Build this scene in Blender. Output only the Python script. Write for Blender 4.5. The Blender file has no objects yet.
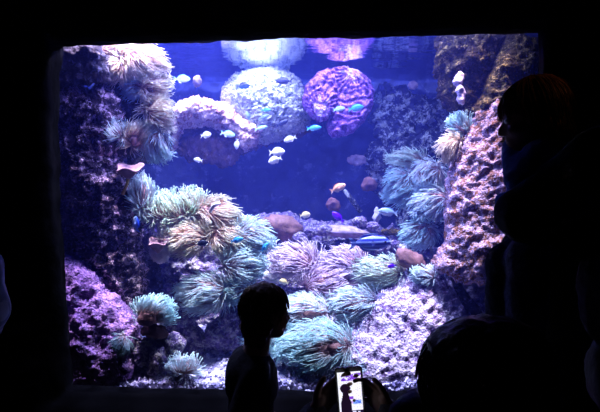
import bpy, bmesh, math, random
import numpy as np
from mathutils import Vector, Matrix, noise, Quaternion
R = random.Random(11)
F, CZ = 480.0, 1.4
def P(px, py, d): return Vector(((px-300)/F*d, d, CZ-(py-206)/F*d))
SC = bpy.context.scene
COL = SC.collection
SURF = 2.5          # water level
# ------------------------------------------------------------------ helpers
def tag(o, label=None, cat=None, group=None, kind=None):
    if label: o['label'] = label
    if cat: o['category'] = cat
    if group: o['group'] = group
    if kind: o['kind'] = kind
    return o
def empty(name, loc, label, cat, group=None):
    o = bpy.data.objects.new(name, None); COL.objects.link(o)
    o.location = loc; o.empty_display_size = .05
    return tag(o, label, cat, group)
def link(name, verts, faces, mat, parent=None, smooth=True, origin=None, attr=None, mats=None, fmat=None):
    me = bpy.data.meshes.new(name)
    vs = [Vector(v) for v in verts]
    if origin is None:
        if parent is None and vs:
            mn = Vector((min(v.x for v in vs), min(v.y for v in vs), min(v.z for v in vs)))
            mx = Vector((max(v.x for v in vs), max(v.y for v in vs), max(v.z for v in vs)))
            origin = (mn+mx)/2; origin.z = mn.z
        else: origin = Vector((0, 0, 0))
    me.from_pydata([tuple(v-origin) for v in vs], [], faces)
    if smooth: me.polygons.foreach_set('use_smooth', [True]*len(me.polygons))
    for m in (mats or [mat]): me.materials.append(m)
    if fmat: me.polygons.foreach_set('material_index', fmat)
    if attr is not None:
        a = me.attributes.new('along', 'FLOAT', 'POINT'); a.data.foreach_set('value', attr)
    me.update()
    o = bpy.data.objects.new(name, me); COL.objects.link(o)
    if parent is not None:
        o.parent = parent
    else: o.location = origin
    return o
def wlink(name, verts, faces, mat, parent, **k):
    """verts in world space, parent an unrotated object: child keeps its own origin at the parent's"""
    loc = parent.matrix_basis.translation if parent else Vector((0, 0, 0))
    p = parent
    off = Vector((0, 0, 0))
    while p is not None: off += p.location; p = p.parent
    return link(name, [Vector(v)-off for v in verts], faces, mat, parent, **k)

# ------------------------------------------------------------------ materials
def new_mat(name):
    m = bpy.data.materials.new(name); m.use_nodes = True
    nt = m.node_tree; nt.nodes.clear()
    return m, nt, nt.nodes, nt.links
def node(ns, t, **k):
    n = ns.new(t)
    for a, b in k.items():
        if a in n.inputs: n.inputs[a].default_value = b
        else: setattr(n, a, b)
    return n
def c4(c): return (c[0], c[1], c[2], 1)
def ramp(ns, stops, interp='LINEAR'):
    r = ns.new('ShaderNodeValToRGB'); cr = r.color_ramp; cr.interpolation = interp
    while len(cr.elements) < len(stops): cr.elements.new(.5)
    for e, (p, c) in zip(cr.elements, stops): e.position = p; e.color = c4(c)
    return r
def plain(name, c, rough=.7, var=.12, scale=20, bump=.2, metal=0, spec=.3):
    m, nt, ns, ls = new_mat(name)
    tc = node(ns, 'ShaderNodeTexCoord'); nz = node(ns, 'ShaderNodeTexNoise', Scale=scale, Detail=4.0)
    ls.new(tc.outputs['Object'], nz.inputs['Vector'])
    r = ramp(ns, [(.3, [x*(1-var) for x in c]), (.7, [min(1, x*(1+var)) for x in c])])
    ls.new(nz.outputs['Fac'], r.inputs['Fac'])
    b = node(ns, 'ShaderNodeBsdfPrincipled', Roughness=rough, Metallic=metal)
    b.inputs['Specular IOR Level'].default_value = spec
    ls.new(r.outputs['Color'], b.inputs['Base Color'])
    if bump:
        bp = node(ns, 'ShaderNodeBump', Strength=bump, Distance=.01)
        ls.new(nz.outputs['Fac'], bp.inputs['Height']); ls.new(bp.outputs['Normal'], b.inputs['Normal'])
    o = node(ns, 'ShaderNodeOutputMaterial'); ls.new(b.outputs['BSDF'], o.inputs['Surface'])
    return m
def crust(name, dark, mid, patch, patch2, scale=14, thr=.5, fine=60, bump=.6, rough=.75):
    """rock under patches of coralline crust: two rock tones, a patch colour and a second patch colour in speckles"""
    m, nt, ns, ls = new_mat(name)
    tc = node(ns, 'ShaderNodeTexCoord')
    n1 = node(ns, 'ShaderNodeTexNoise', Scale=scale*.5, Detail=6.0, Roughness=.65)
    n2 = node(ns, 'ShaderNodeTexNoise', Scale=scale, Detail=5.0, Roughness=.7, Distortion=.6)
    n3 = node(ns, 'ShaderNodeTexNoise', Scale=fine, Detail=3.0, Roughness=.7)
    vo = node(ns, 'ShaderNodeTexVoronoi', Scale=fine*.8)
    for n in (n1, n2, n3, vo): ls.new(tc.outputs['Object'], n.inputs['Vector'])
    r1 = ramp(ns, [(.35, dark), (.62, mid)]); ls.new(n1.outputs['Fac'], r1.inputs['Fac'])
    ad = node(ns, 'ShaderNodeMath', operation='MULTIPLY_ADD'); ad.inputs[1].default_value = .45
    ls.new(n3.outputs['Fac'], ad.inputs[0]); 
    sb = node(ns, 'ShaderNodeMath', operation='SUBTRACT'); sb.inputs[1].default_value = .225
    ls.new(n2.outputs['Fac'], sb.inputs[0]); ls.new(sb.outputs[0], ad.inputs[2])
    r2 = ramp(ns, [(max(0, thr-.04), (0, 0, 0)), (min(1, thr+.05), (1, 1, 1))]); ls.new(ad.outputs[0], r2.inputs['Fac'])
    r3 = ramp(ns, [(.12, patch2), (.4, patch)]); ls.new(vo.outputs['Distance'], r3.inputs['Fac'])
    mx = node(ns, 'ShaderNodeMix', data_type='RGBA')
    ls.new(r2.outputs['Color'], mx.inputs[0]); ls.new(r1.outputs['Color'], mx.inputs[6]); ls.new(r3.outputs['Color'], mx.inputs[7])
    b = node(ns, 'ShaderNodeBsdfPrincipled', Roughness=rough); b.inputs['Specular IOR Level'].default_value = .2
    ls.new(mx.outputs[2], b.inputs['Base Color'])
    bp = node(ns, 'ShaderNodeBump', Strength=bump, Distance=.02); ls.new(ad.outputs[0], bp.inputs['Height'])
    bp2 = node(ns, 'ShaderNodeBump', Strength=bump*.8, Distance=.01); ls.new(vo.outputs['Distance'], bp2.inputs['Height'])
    ls.new(bp.outputs['Normal'], bp2.inputs['Normal']); ls.new(bp2.outputs['Normal'], b.inputs['Normal'])
    o = node(ns, 'ShaderNodeOutputMaterial'); ls.new(b.outputs['BSDF'], o.inputs['Surface'])
    return m
def tent_mat(name, base, mid, tip):
    m, nt, ns, ls = new_mat(name)
    a = node(ns, 'ShaderNodeAttribute', attribute_name='along')
    r = ramp(ns, [(0, base), (.45, mid), (.95, tip)]); ls.new(a.outputs['Fac'], r.inputs['Fac'])
    d = node(ns, 'ShaderNodeBsdfPrincipled', Roughness=.45); d.inputs['Specular IOR Level'].default_value = .4
    t = node(ns, 'ShaderNodeBsdfTranslucent'); mx = node(ns, 'ShaderNodeMixShader'); mx.inputs[0].default_value = .45
    ls.new(r.outputs['Color'], d.inputs['Base Color']); ls.new(r.outputs['Color'], t.inputs['Color'])
    ls.new(d.outputs[0], mx.inputs[1]); ls.new(t.outputs[0], mx.inputs[2])
    o = node(ns, 'ShaderNodeOutputMaterial'); ls.new(mx.outputs[0], o.inputs['Surface'])
    return m
M = {}
M['room'] = plain('room_rock', (.016, .015, .016), .95, .3, 6, .8, 0, .04)
M['reveal'] = plain('frame_rock', (.012, .0115, .013), .95, .6, 14, 1.0, 0, .04)
M['floor'] = plain('dark_floor', (.03, .03, .032), .6, .2, 8, .1)
M['back'] = crust('back_rock', (.04, .05, .16), (.07, .09, .26), (.16, .18, .4), (.12, .14, .35), 5, .62, 24, .5)
M['rock_left'] = crust('left_rock', (.02, .012, .03), (.06, .035, .075), (.66, .46, .62), (.88, .76, .82), 20, .545, 70, 1)
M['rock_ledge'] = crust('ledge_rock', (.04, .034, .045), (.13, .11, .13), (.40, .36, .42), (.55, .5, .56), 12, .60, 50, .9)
M['rock_pink'] = crust('pink_rock', (.14, .07, .26), (.26, .13, .42), (.50, .28, .66), (.74, .58, .88), 22, .46, 85, 1)
M['rock_right'] = crust('right_rock', (.14, .06, .04), (.32, .14, .09), (.46, .34, .52), (.66, .56, .74), 22, .49, 90, 1)
M['rock_brown'] = crust('brown_rock', (.02, .012, .006), (.06, .04, .015), (.34, .24, .08), (.5, .40, .18), 24, .58, 80, 1)
M['rock_white'] = crust('white_rock', (.14, .08, .22), (.30, .20, .42), (.58, .50, .70), (.78, .72, .84), 18, .46, 80, 1)
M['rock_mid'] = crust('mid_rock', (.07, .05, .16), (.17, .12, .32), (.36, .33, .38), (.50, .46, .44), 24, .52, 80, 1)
M['rock_far'] = crust('far_rock', (.01, .014, .035), (.03, .034, .08), (.34, .38, .42), (.5, .52, .5), 12, .54, 50, .9)
M['gravel'] = crust('gravel', (.14, .12, .30), (.30, .28, .50), (.56, .54, .74), (.76, .74, .86), 22, .5, 60, .3)
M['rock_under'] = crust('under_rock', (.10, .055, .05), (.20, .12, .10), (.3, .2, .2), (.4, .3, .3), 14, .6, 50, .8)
M['dome'] = crust('dome_coral', (.14, .18, .18), (.28, .32, .29), (.60, .64, .54), (.80, .80, .68), 16, .46, 80, 1)
M['shelf'] = crust('shelf_coral', (.26, .12, .10), (.48, .26, .24), (.80, .60, .52), (.92, .80, .68), 16, .46, 70, .8)
M['purple'] = crust('purple_coral', (.12, .04, .26), (.22, .08, .40), (.40, .20, .62), (.60, .42, .80), 26, .50, 90, .8)
M['purple_pale'] = crust('purple_coral_pale', (.42, .2, .7), (.5, .3, .75), (.75, .62, .88), (.9, .85, .95), 30, .5, 90, .8)
M['leather'] = plain('brown_leather_coral', (.16, .08, .09), .7, .35, 24, .8)
M['leather_cream'] = plain('cream_leather_coral', (.26, .20, .30), .7, .35, 24, .8)
M['rosy'] = plain('rosy_coral', (.22, .13, .18), .7, .3, 24, .5)
M['stalk'] = plain('orange_stalk', (.62, .36, .10), .6)
M['lobe'] = plain('pale_lobe', (.50, .42, .52), .5, .2, 18, .3)
M['lilac'] = plain('lilac_lobe', (.66, .56, .74), .6, .2, 30, .5)
M['sponge'] = plain('white_sponge', (.75, .72, .85), .7)
M['body_an'] = plain('anemone_column', (.42, .24, .26), .6, .25, 20, .4)
M['body_grey'] = plain('anemone_column_grey', (.38, .36, .42), .6, .25, 20, .4)
T = {
 'white': tent_mat('tentacle_white', (.80, .58, .40), (.92, .78, .60), (.95, .92, .80)),
 'cream': tent_mat('tentacle_cream', (.66, .40, .32), (.82, .66, .56), (.80, .84, .74)),
 'teal': tent_mat('tentacle_teal', (.55, .46, .48), (.52, .66, .72), (.58, .88, .92)),
 'pale': tent_mat('tentacle_pale', (.55, .46, .52), (.68, .72, .80), (.68, .90, .94)),
 'lav': tent_mat('tentacle_lavender', (.52, .32, .46), (.72, .58, .74), (.84, .76, .92)),
 'green': tent_mat('tentacle_green', (.58, .46, .42), (.66, .70, .60), (.66, .86, .76)),
}
# ------------------------------------------------------------------ the room
def poly_resample(pts, n):
    pts = [Vector(p) for p in pts]; L = [0]
    m = len(pts)
    for i in range(m): L.append(L[-1]+(pts[(i+1) % m]-pts[i]).length)
    out = []
    for k in range(n):
        s = L[-1]*k/n
        i = max(j for j in range(m) if L[j] <= s)
        f = (s-L[i])/max(1e-9, L[i+1]-L[i])
        out.append(pts[i].lerp(pts[(i+1) % m], f))
    return out
def fb(p, f, o=4): return noise.fractal(Vector(p)*f, .8, 2.1, o)
# (column, row) of the opening's edge at the glass, then at the room side; the left side flares open
win = [((62, 46), (49, 40)), ((110, 45), (108, 40)), ((165, 43), (165, 43)), ((215, 41), (215, 41)), ((250, 40), (250, 40)), ((300, 38), (300, 38)), ((380, 37), (380, 37)), ((440, 35), (440, 35)), ((500, 34), (500, 34)), ((538, 33), (542, 31)),
       ((539, 120), (543, 120)), ((536, 220), (538, 220)), ((530, 320), (532, 320)), ((528, 393), (530, 394)), ((470, 393), (470, 394)), ((400, 391), (400, 392)), ((300, 391), (300, 391)), ((200, 390), (200, 390)), ((130, 388), (130, 388)), ((73, 385), (72, 386)),
       ((69, 340), (68, 340)), ((67, 300), (64, 300)), ((65, 262), (60, 262)), ((61, 210), (53, 210)), ((59, 130), (48, 130)), ((60, 80), (46, 80))]
YF = 2.40; YB = 2.64
def dense(k, yy, n=10):
    out = []; m_ = len(win)
    for i in range(m_):
        a = win[i][k]; b = win[(i+1) % m_][k]
        for q in range(n):
            t = q/n; p = P(a[0]+(b[0]-a[0])*t, a[1]+(b[1]-a[1])*t, yy); out.append(Vector((p.x, p.z, 0)))
    return out
inner = dense(0, YB); innerF = dense(1, YF)
cx, cz = -.02, 1.32
def outer_pt(v):
    dx, dz = v.x-cx, v.y-cz
    t = 1e9
    if dx > 1e-6: t = min(t, (3.0-cx)/dx)
    if dx < -1e-6: t = min(t, (-3.0-cx)/dx)
    if dz > 1e-6: t = min(t, (3.1-cz)/dz)
    if dz < -1e-6: t = min(t, (0-cz)/dz)
    return Vector((cx+dx*t, cz+dz*t, 0))
verts, faces = [], []; N = len(inner)
rings = []
for yb, off in ((YB+.06, .10), (YB+.03, .035), (YB, .0), (2.60, .0), (2.55, -.0), (2.50, .0), (2.45, .0), (2.42, .004), (YF, .02)):
    ring = []
    for v, vf in zip(inner, innerF):
        v = v.lerp(vf, max(0, min(1, (YB-yb)/(YB-YF))))
        o = outer_pt(v); dr = (o-v).normalized()
        p = v+dr*off
        q = Vector((p.x, yb, p.y))
        nn = fb(q, 7, 4)
        q += Vector((dr.x, 0, dr.y))*(.012*nn); q.y += .010*fb(q+Vector((9, 9, 9)), 6)
        ring.append(q)
    rings.append(ring)
for t in (.03, .07, .12, .18, .25, .33, .42, .52, .63, .75, .88, 1.0):
    ring = []
    for v in innerF:
        o = outer_pt(v); dr = (o-v)
        p = v+dr*t
        if dr.length < .8: pass
        q = Vector((p.x, YF-.10*min(1, t*5), p.y))
        if t < 1: q.y -= .05*fb(q, 2.5, 5)*min(1, t*8)+.01
        ring.append(q)
    rings.append(ring)
for ring in rings: verts += ring
for r in range(len(rings)-1):
    for i in range(N):
        j = (i+1) % N
        faces.append((r*N+i, r*N+j, (r+1)*N+j, (r+1)*N+i))
# behind the front sheet the wall closes against the tank
fm = [1 if k < 9*N else 0 for k in range(len(faces))]
w = link('wall_front', verts, faces, None, mats=[M['room'], M['reveal']], fmat=fm); tag(w, kind='structure')
def box(name, x0, x1, y0, y1, z0, z1, mat, kind='structure'):
    v = [(x, y, z) for x in (x0, x1) for y in (y0, y1) for z in (z0, z1)]
    f = [(0, 1, 3, 2), (4, 6, 7, 5), (0, 4, 5, 1), (2, 3, 7, 6), (0, 2, 6, 4), (1, 5, 7, 3)]
    o = link(name, v, f, mat, smooth=False); tag(o, kind=kind); return o
box('floor', -3.1, 3.1, -2.5, 5.0, -.1, 0, M['floor'])
box('ceiling', -3.1, 3.1, -2.5, 2.44, 3.1, 3.2, M['room'])
box('wall_left', -3.1, -3.0, -2.5, 2.4, 0, 3.1, M['room'])
box('wall_right', 3.0, 3.1, -2.5, 2.4, 0, 3.1, M['room'])
box('wall_back', -3.0, 3.0, -2.6, -2.5, 0, 3.1, M['room'])
# tank shell (back and side walls behind the glass)
box('wall_tank_left', -1.98, -1.90, 2.72, 4.5, .01, 2.62, M['back'])
box('wall_tank_right', 1.90, 1.98, 2.72, 4.5, .01, 2.62, M['back'])
nx, nz = 120, 80
vs, fs = [], []
for j in range(nz+1):
    for i in range(nx+1):
        x = -1.9+3.8*i/nx; z = .01+2.6*j/nz
        q = Vector((x, 4.42, z)); q.y -= .10*abs(fb(q, 1.6, 5))+.03*fb(q, 7, 3)
        vs.append(q)
for j in range(nz):
    for i in range(nx):
        a = j*(nx+1)+i; fs.append((a, a+1, a+nx+2, a+nx+1))
k = len(vs); vs += [(-1.9, 4.5, .01), (1.9, 4.5, .01), (1.9, 4.5, 2.61), (-1.9, 4.5, 2.61)]
fs.append((k, k+3, k+2, k+1))
tag(link('wall_tank_back', vs, fs, M['back']), kind='structure')

# glass pane
m, nt, ns, ls = new_mat('clear_glass')
fr = node(ns, 'ShaderNodeFresnel', IOR=1.45); tr = node(ns, 'ShaderNodeBsdfTransparent'); tr.inputs['Color'].default_value = (.98, .985, 1, 1)
gl = node(ns, 'ShaderNodeBsdfGlossy', Roughness=.02); mx = node(ns, 'ShaderNodeMixShader')
ml = node(ns, 'ShaderNodeMath', operation='MULTIPLY'); ml.inputs[1].default_value = .6
ls.new(fr.outputs[0], ml.inputs[0]); ls.new(ml.outputs[0], mx.inputs[0]); ls.new(tr.outputs[0], mx.inputs[1]); ls.new(gl.outputs[0], mx.inputs[2])
o = node(ns, 'ShaderNodeOutputMaterial'); ls.new(mx.outputs[0], o.inputs['Surface'])
M['glass'] = m
gv = []
for v in inner[::4]: gv.append(v)
n = len(gv); vs = [(v.x+(v.x-cx)*.02, YB+.01, v.y+(v.y-cz)*.02) for v in gv]+[(v.x+(v.x-cx)*.02, YB+.03, v.y+(v.y-cz)*.02) for v in gv]
fs = [tuple(range(n)), tuple(range(2*n-1, n-1, -1))]+[(i, i+n, (i+1) % n+n, (i+1) % n) for i in range(n)]
tag(link('window_1', vs, fs, M['glass'], smooth=False), kind='structure')

# water: body with haze, and its rippled surface
m, nt, ns, ls = new_mat('water_haze')
vsn = node(ns, 'ShaderNodeVolumeScatter', Density=.085, Anisotropy=.0); vsn.inputs['Color'].default_value = (.11, .15, 1.0, 1)
vab = node(ns, 'ShaderNodeVolumeAbsorption', Density=.12); vab.inputs['Color'].default_value = (.35, .55, 1.0, 1)
ad = node(ns, 'ShaderNodeAddShader'); ls.new(vsn.outputs[0], ad.inputs[0]); ls.new(vab.outputs[0], ad.inputs[1])
o = node(ns, 'ShaderNodeOutputMaterial'); ls.new(ad.outputs[0], o.inputs['Volume'])
M['haze'] = m
wb = box('water', -1.895, 1.895, 2.68, 4.41, .012, SURF-.004, M['haze'], kind='stuff')
tag(wb, 'clear blue water filling the aquarium behind the glass', 'water')
m, nt, ns, ls = new_mat('water_surface')
tc = node(ns, 'ShaderNodeTexCoord'); mp = node(ns, 'ShaderNodeMapping'); mp.inputs['Scale'].default_value = (1.2, 6, 1)
ls.new(tc.outputs['Object'], mp.inputs['Vector'])
nz1 = node(ns, 'ShaderNodeTexNoise', Scale=3.0, Detail=3.0, Distortion=.4); ls.new(mp.outputs[0], nz1.inputs['Vector'])
bp = node(ns, 'ShaderNodeBump', Strength=.25, Distance=.012); ls.new(nz1.outputs['Fac'], bp.inputs['Height'])
fr = node(ns, 'ShaderNodeFresnel', IOR=1.33); ls.new(bp.outputs[0], fr.inputs['Normal'])
gl = node(ns, 'ShaderNodeBsdfGlossy', Roughness=.04); ls.new(bp.outputs[0], gl.inputs['Normal']); gl.inputs['Color'].default_value = (.8, .84, 1, 1)
tr = node(ns, 'ShaderNodeBsdfTransparent'); mx = node(ns, 'ShaderNodeMixShader')
ls.new(fr.outputs[0], mx.inputs[0]); ls.new(tr.outputs[0], mx.inputs[1]); ls.new(gl.outputs[0], mx.inputs[2])
o = node(ns, 'ShaderNodeOutputMaterial'); ls.new(mx.outputs[0], o.inputs['Surface'])
M['wsurf'] = m
vs, fs = [], []
nx, ny = 110, 60
for j in range(ny+1):
    for i in range(nx+1):
        x = -1.89+3.78*i/nx; y = 2.68+1.6*j/ny
        vs.append((x, y, SURF+.0035*noise.noise(Vector((x*3, y*9, 0)))+.0015*noise.noise(Vector((x*9, y*22, 3)))))
for j in range(ny):
    for i in range(nx):
        a = j*(nx+1)+i; fs.append((a, a+1, a+nx+2, a+nx+1))
ws = link('water_surface', vs, fs, M['wsurf']); tag(ws, 'rippled water surface seen from below, mirroring the corals', 'water surface', kind='stuff')

# ------------------------------------------------------------------ rock and coral reliefs
def poly_dist(pts, poly):
    d = np.full(len(pts), 1e9); near = np.zeros((len(pts), 2))
    n = len(poly)
    for i in range(n):
        a = poly[i]; b = poly[(i+1) % n]; ab = b-a
        t = np.clip(((pts-a)@ab)/(ab@ab+1e-12), 0, 1)
        q = a+t[:, None]*ab; dd = np.linalg.norm(pts-q, axis=1)
        m_ = dd < d; d[m_] = dd[m_]; near[m_] = q[m_]
    return d, near
def inside(pts, poly):
    r = np.zeros(len(pts), bool); n = len(poly); j = n-1
    for i in range(n):
        xi, yi = poly[i]; xj, yj = poly[j]
        c = ((yi > pts[:, 1]) != (yj > pts[:, 1])) & (pts[:, 0] < (xj-xi)*(pts[:, 1]-yi)/(yj-yi+1e-12)+xi)
        r ^= c; j = i
    return r
def relief(outline, d, tf, tb, res=.011, E=None, disp=((.03, 6),), knob=(0, 0)):
    """closed solid whose outline runs through the given points; d = depth (one value, or third entries)"""
    W = [P(*(p if len(p) == 3 else (p[0], p[1], d))) for p in outline]
    A = np.array([[1, v.x, v.z] for v in W]); y = np.array([v.y for v in W])
    cf = np.linalg.lstsq(A, y, rcond=None)[0] if any(len(p) == 3 for p in outline) else np.array([d, 0, 0])
    poly = np.array([[v.x, v.z] for v in W])
    mn, mx_ = poly.min(0)-res, poly.max(0)+res
    nx = int((mx_[0]-mn[0])/res)+2; nz_ = int((mx_[1]-mn[1])/res)+2
    gx, gz = np.meshgrid(mn[0]+res*np.arange(nx), mn[1]+res*np.arange(nz_))
    pts = np.stack([gx.ravel(), gz.ravel()], 1)
    ins = inside(pts, poly); dist, near = poly_dist(pts, poly)
    E = E or max(.02, dist[ins].max()*.9)
    used = {}; vf = []; vb = []; q2 = pts.copy(); q2[~ins] = near[~ins]; dist[~ins] = 0
    idx = np.arange(nx*nz_).reshape(nz_, nx)
    cells = []
    for j in range(nz_-1):
        for i in range(nx-1):
            c = (idx[j, i], idx[j, i+1], idx[j+1, i+1], idx[j+1, i])
            if ins[c[0]]+ins[c[1]]+ins[c[2]]+ins[c[3]] >= 1: cells.append(c)
    verts = []; fmap = {}; bmap = {}
    for c in cells:
        for a in c:
            if a in fmap: continue
            x, z = q2[a]; e = min(1, dist[a]/E); h = math.sqrt(max(0, 1-(1-e)**2))
            y0 = cf[0]+cf[1]*x+cf[2]*z
            fmap[a] = len(verts); verts.append(Vector((x, y0-tf*h, z)))
            if ins[a] and dist[a] > 1e-6:
                bmap[a] = len(verts); verts.append(Vector((x, y0+tb*h, z)))
            else: bmap[a] = fmap[a]
    faces = []
    for c in cells:
        faces.append([fmap[a] for a in c]); g = [bmap[a] for a in reversed(c)]
        if set(g) != set(faces[-1]): faces.append(g)
    return displace(verts, faces, disp, knob)
def displace(verts, faces, disp, knob=(0, 0)):
    nrm = [Vector() for _ in verts]
    for f in faces:
        a, b, c = verts[f[0]], verts[f[1]], verts[f[2]]
        n_ = (c-verts[f[1]]).cross(a-verts[f[1]])
        if len(f) == 4: n_ = (verts[f[2]]-verts[f[0]]).cross(verts[f[3]]-verts[f[1]])
        for k in f: nrm[k] += n_
    out = []
    for v, n_ in zip(verts, nrm):
        if n_.length > 0: n_.normalize()
        h = 0
        for amp, fr_ in disp:
            h += amp*noise.fractal(v*fr_, .7, 2.1, 4)
        if knob[0]:
            dd = noise.voronoi(v*knob[1])[0][0]
            h += knob[0]*(.5-min(1, dd*1.3))
        out.append(v+n_*h)
    return out, faces
def rock(name, outline, d, tf, tb, mat, label, cat='rock', group=None, **k):
    v, f = relief(outline, d, tf, tb, **k)
    o = link(name, v, f, M[mat]); return tag(o, label, cat, group)

RD = ((.035, 5), (.026, 13), (.016, 32))
rock('reef_rock', [(52, 88), (78, 86), (92, 92), (104, 88), (118, 100), (126, 130), (124, 160), (132, 200), (140, 240), (144, 280), (142, 306), (128, 312), (110, 300), (80, 262), (52, 262)],
     2.98, .14, .30, 'rock_left', 'tall dark rock with lavender crust patches along the left wall of the tank', disp=RD)
rock('reef_rock', [(50, 42), (98, 44), (106, 54), (110, 70), (104, 80), (88, 79), (70, 84), (50, 88)],
     2.86, .08, .2, 'rock_ledge', 'dark grey ledge rock in the top left corner beside the white anemones', disp=RD)
rock('reef_rock', [(100, 60), (150, 70), (165, 95), (168, 150), (150, 160), (128, 165), (118, 120), (100, 90)],
     3.12, .08, .3, 'rock_ledge', 'dark rock behind the column of anemones at upper left', disp=RD)
rock('reef_rock', [(52, 252, 2.86), (68, 254, 2.86), (88, 266, 2.85), (104, 282, 2.84), (118, 296, 2.83), (131, 312, 2.81), (137, 330, 2.80), (134, 345, 2.78), (134, 368, 2.75), (124, 388, 2.73), (52, 396, 2.72)],
     2.80, .07, .3, 'rock_pink', 'bright pink and purple crusted rock in the lower left corner', disp=((.022, 7), (.016, 18), (.010, 40)))
rock('reef_rock', [(134, 343), (150, 335), (178, 334), (186, 342), (180, 352), (160, 352), (150, 364), (132, 368), (128, 356)],
     2.82, .06, .14, 'rock_mid', 'small ledge rock with pale rim below the orange-brown anemone at lower left', disp=((.025, 9), (.014, 30)))
rock('reef_rock', [(150, 352), (164, 346), (168, 358), (156, 378), (146, 374)],
     2.76, .04, .08, 'rock_mid', 'small leaning stone on the gravel below the lower left ledge', disp=((.015, 9), (.01, 30)))
rock('reef_rock', [(120, 210), (160, 205), (205, 240), (230, 262), (236, 330), (215, 352), (196, 352), (182, 320), (170, 310), (160, 262), (140, 250)],
     3.40, .10, .35, 'rock_mid', 'shaded purple rock carrying the big anemones left of centre', disp=RD)
rock('reef_rock', [(498, 96, 3.0), (510, 88, 3.0), (545, 90, 2.85), (552, 200, 2.8), (548, 300, 2.75), (510, 296, 2.8), (478, 286, 2.85), (450, 276, 2.9), (436, 268, 2.92), (446, 240, 2.95), (447, 205, 3.0), (452, 170, 3.0), (460, 142, 3.05), (472, 116, 3.05), (486, 98, 3.05)],
     2.90, .10, .35, 'rock_right', 'tall slanting rock with lavender and rusty crust at right of the tank', disp=((.022, 6), (.018, 16), (.012, 36)), E=.22)
rock('reef_rock', [(508, 36, 3.05), (545, 35, 3.0), (550, 110, 2.95), (520, 112, 2.97), (488, 108, 3.0), (474, 116, 3.03), (482, 92, 3.05), (494, 64, 3.05)],
     2.97, .10, .25, 'rock_brown', 'ochre brown top of the slanting rock behind the head of the toddler', disp=RD)
rock('reef_rock', [(440, 36), (507, 36), (492, 70), (476, 105), (466, 128), (455, 118), (446, 90), (438, 60)],
     3.14, .08, .3, 'rock_brown', 'dark brown rock hanging at the top between the blue water and slanting rock', disp=RD)
rock('reef_rock', [(346, 402, 2.76), (338, 380, 2.78), (346, 352, 2.84), (352, 334, 2.88), (368, 310, 2.96), (382, 290, 3.02), (402, 275, 3.08), (420, 265, 3.12), (436, 263, 3.12), (448, 280, 3.06), (458, 303, 2.98), (476, 324, 2.92), (496, 350, 2.84), (500, 402, 2.76)],
     2.90, .09, .3, 'rock_white', 'large pale lavender boulder behind the phone at lower right', disp=((.022, 7), (.016, 18), (.010, 40)))
rock('reef_rock', [(440, 282, 3.3), (452, 268, 3.3), (490, 276, 3.25), (506, 292, 3.2), (506, 350, 3.1), (478, 338, 3.12), (460, 316, 3.2), (446, 300, 3.25)],
     3.20, .06, .2, 'rock_white', 'pale crusted stone in the gap between boulder and slanting rock', disp=((.03, 9), (.02, 30)))
rock('reef_rock', [(448, 276), (456, 276), (470, 296), (490, 322), (482, 328), (462, 304)],
     3.04, .03, .05, 'rock_ledge', 'dark leaning beam of rock crossing the gap beside the boulder', disp=((.008, 12), (.006, 40)))
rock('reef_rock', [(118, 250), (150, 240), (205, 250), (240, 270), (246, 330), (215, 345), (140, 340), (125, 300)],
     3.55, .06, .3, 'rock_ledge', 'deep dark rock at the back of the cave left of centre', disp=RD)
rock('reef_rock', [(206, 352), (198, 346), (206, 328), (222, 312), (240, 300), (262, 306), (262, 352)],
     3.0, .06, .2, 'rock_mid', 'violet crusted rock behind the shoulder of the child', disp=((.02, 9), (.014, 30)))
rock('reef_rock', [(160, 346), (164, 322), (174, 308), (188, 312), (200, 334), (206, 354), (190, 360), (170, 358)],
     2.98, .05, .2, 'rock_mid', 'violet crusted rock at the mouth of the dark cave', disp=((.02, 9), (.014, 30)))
rock('reef_rock', [(372, 92), (386, 82), (404, 86), (420, 96), (440, 100), (452, 120), (462, 150), (470, 220), (440, 232), (400, 232), (386, 205), (372, 190), (362, 160), (376, 140), (372, 120)],
     4.0, .12, .3, 'rock_far', 'dim far rock with grey crust spots right of the purple coral', disp=RD)
rock('reef_rock', [(242, 218), (262, 212), (290, 214), (318, 222), (345, 218), (372, 224), (400, 228), (430, 240), (446, 262), (440, 290), (400, 330), (340, 360), (280, 350), (240, 330), (228, 290), (236, 250)],
     3.62, .20, .5, 'rock_mid', 'wide central reef mound of rubble under the anemones', disp=RD, knob=(.02, 22))
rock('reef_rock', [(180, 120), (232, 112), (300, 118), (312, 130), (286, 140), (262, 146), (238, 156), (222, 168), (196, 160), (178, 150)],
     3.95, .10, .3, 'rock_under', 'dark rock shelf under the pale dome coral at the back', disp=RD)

# dome coral, shelf coral, purple plate coral
def coral(outline, d, tf, tb, mat, name, label, knob, res=.009, disp=((.02, 6), (.012, 30))):
    v, f = relief(outline, d, tf, tb, res=res, disp=disp, knob=knob)
    return tag(link(name, v, f, M[mat]), label, 'coral')
coral([(220, 104), (222, 88), (232, 77), (248, 70), (270, 68), (288, 71), (300, 80), (308, 95), (312, 118), (306, 130), (290, 137), (268, 145), (250, 142), (238, 130), (226, 120)],
      3.86, .26, .25, 'dome', 'dome_coral', 'large pale domed coral just below the water surface at centre', (.016, 60), res=.007, disp=((.015, 7), (.012, 26), (.008, 60)))
coral([(165, 128), (168, 112), (180, 102), (194, 97), (212, 100), (230, 106), (246, 118), (262, 130), (256, 146), (244, 152), (236, 138), (220, 128), (200, 126), (184, 128), (176, 140), (172, 152), (166, 150)],
      3.74, .16, .2, 'shelf', 'shelf_coral', 'pinkish cream shelf coral left of the pale dome coral', (.014, 60), res=.007, disp=((.022, 10), (.014, 30), (.008, 60)))
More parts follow.
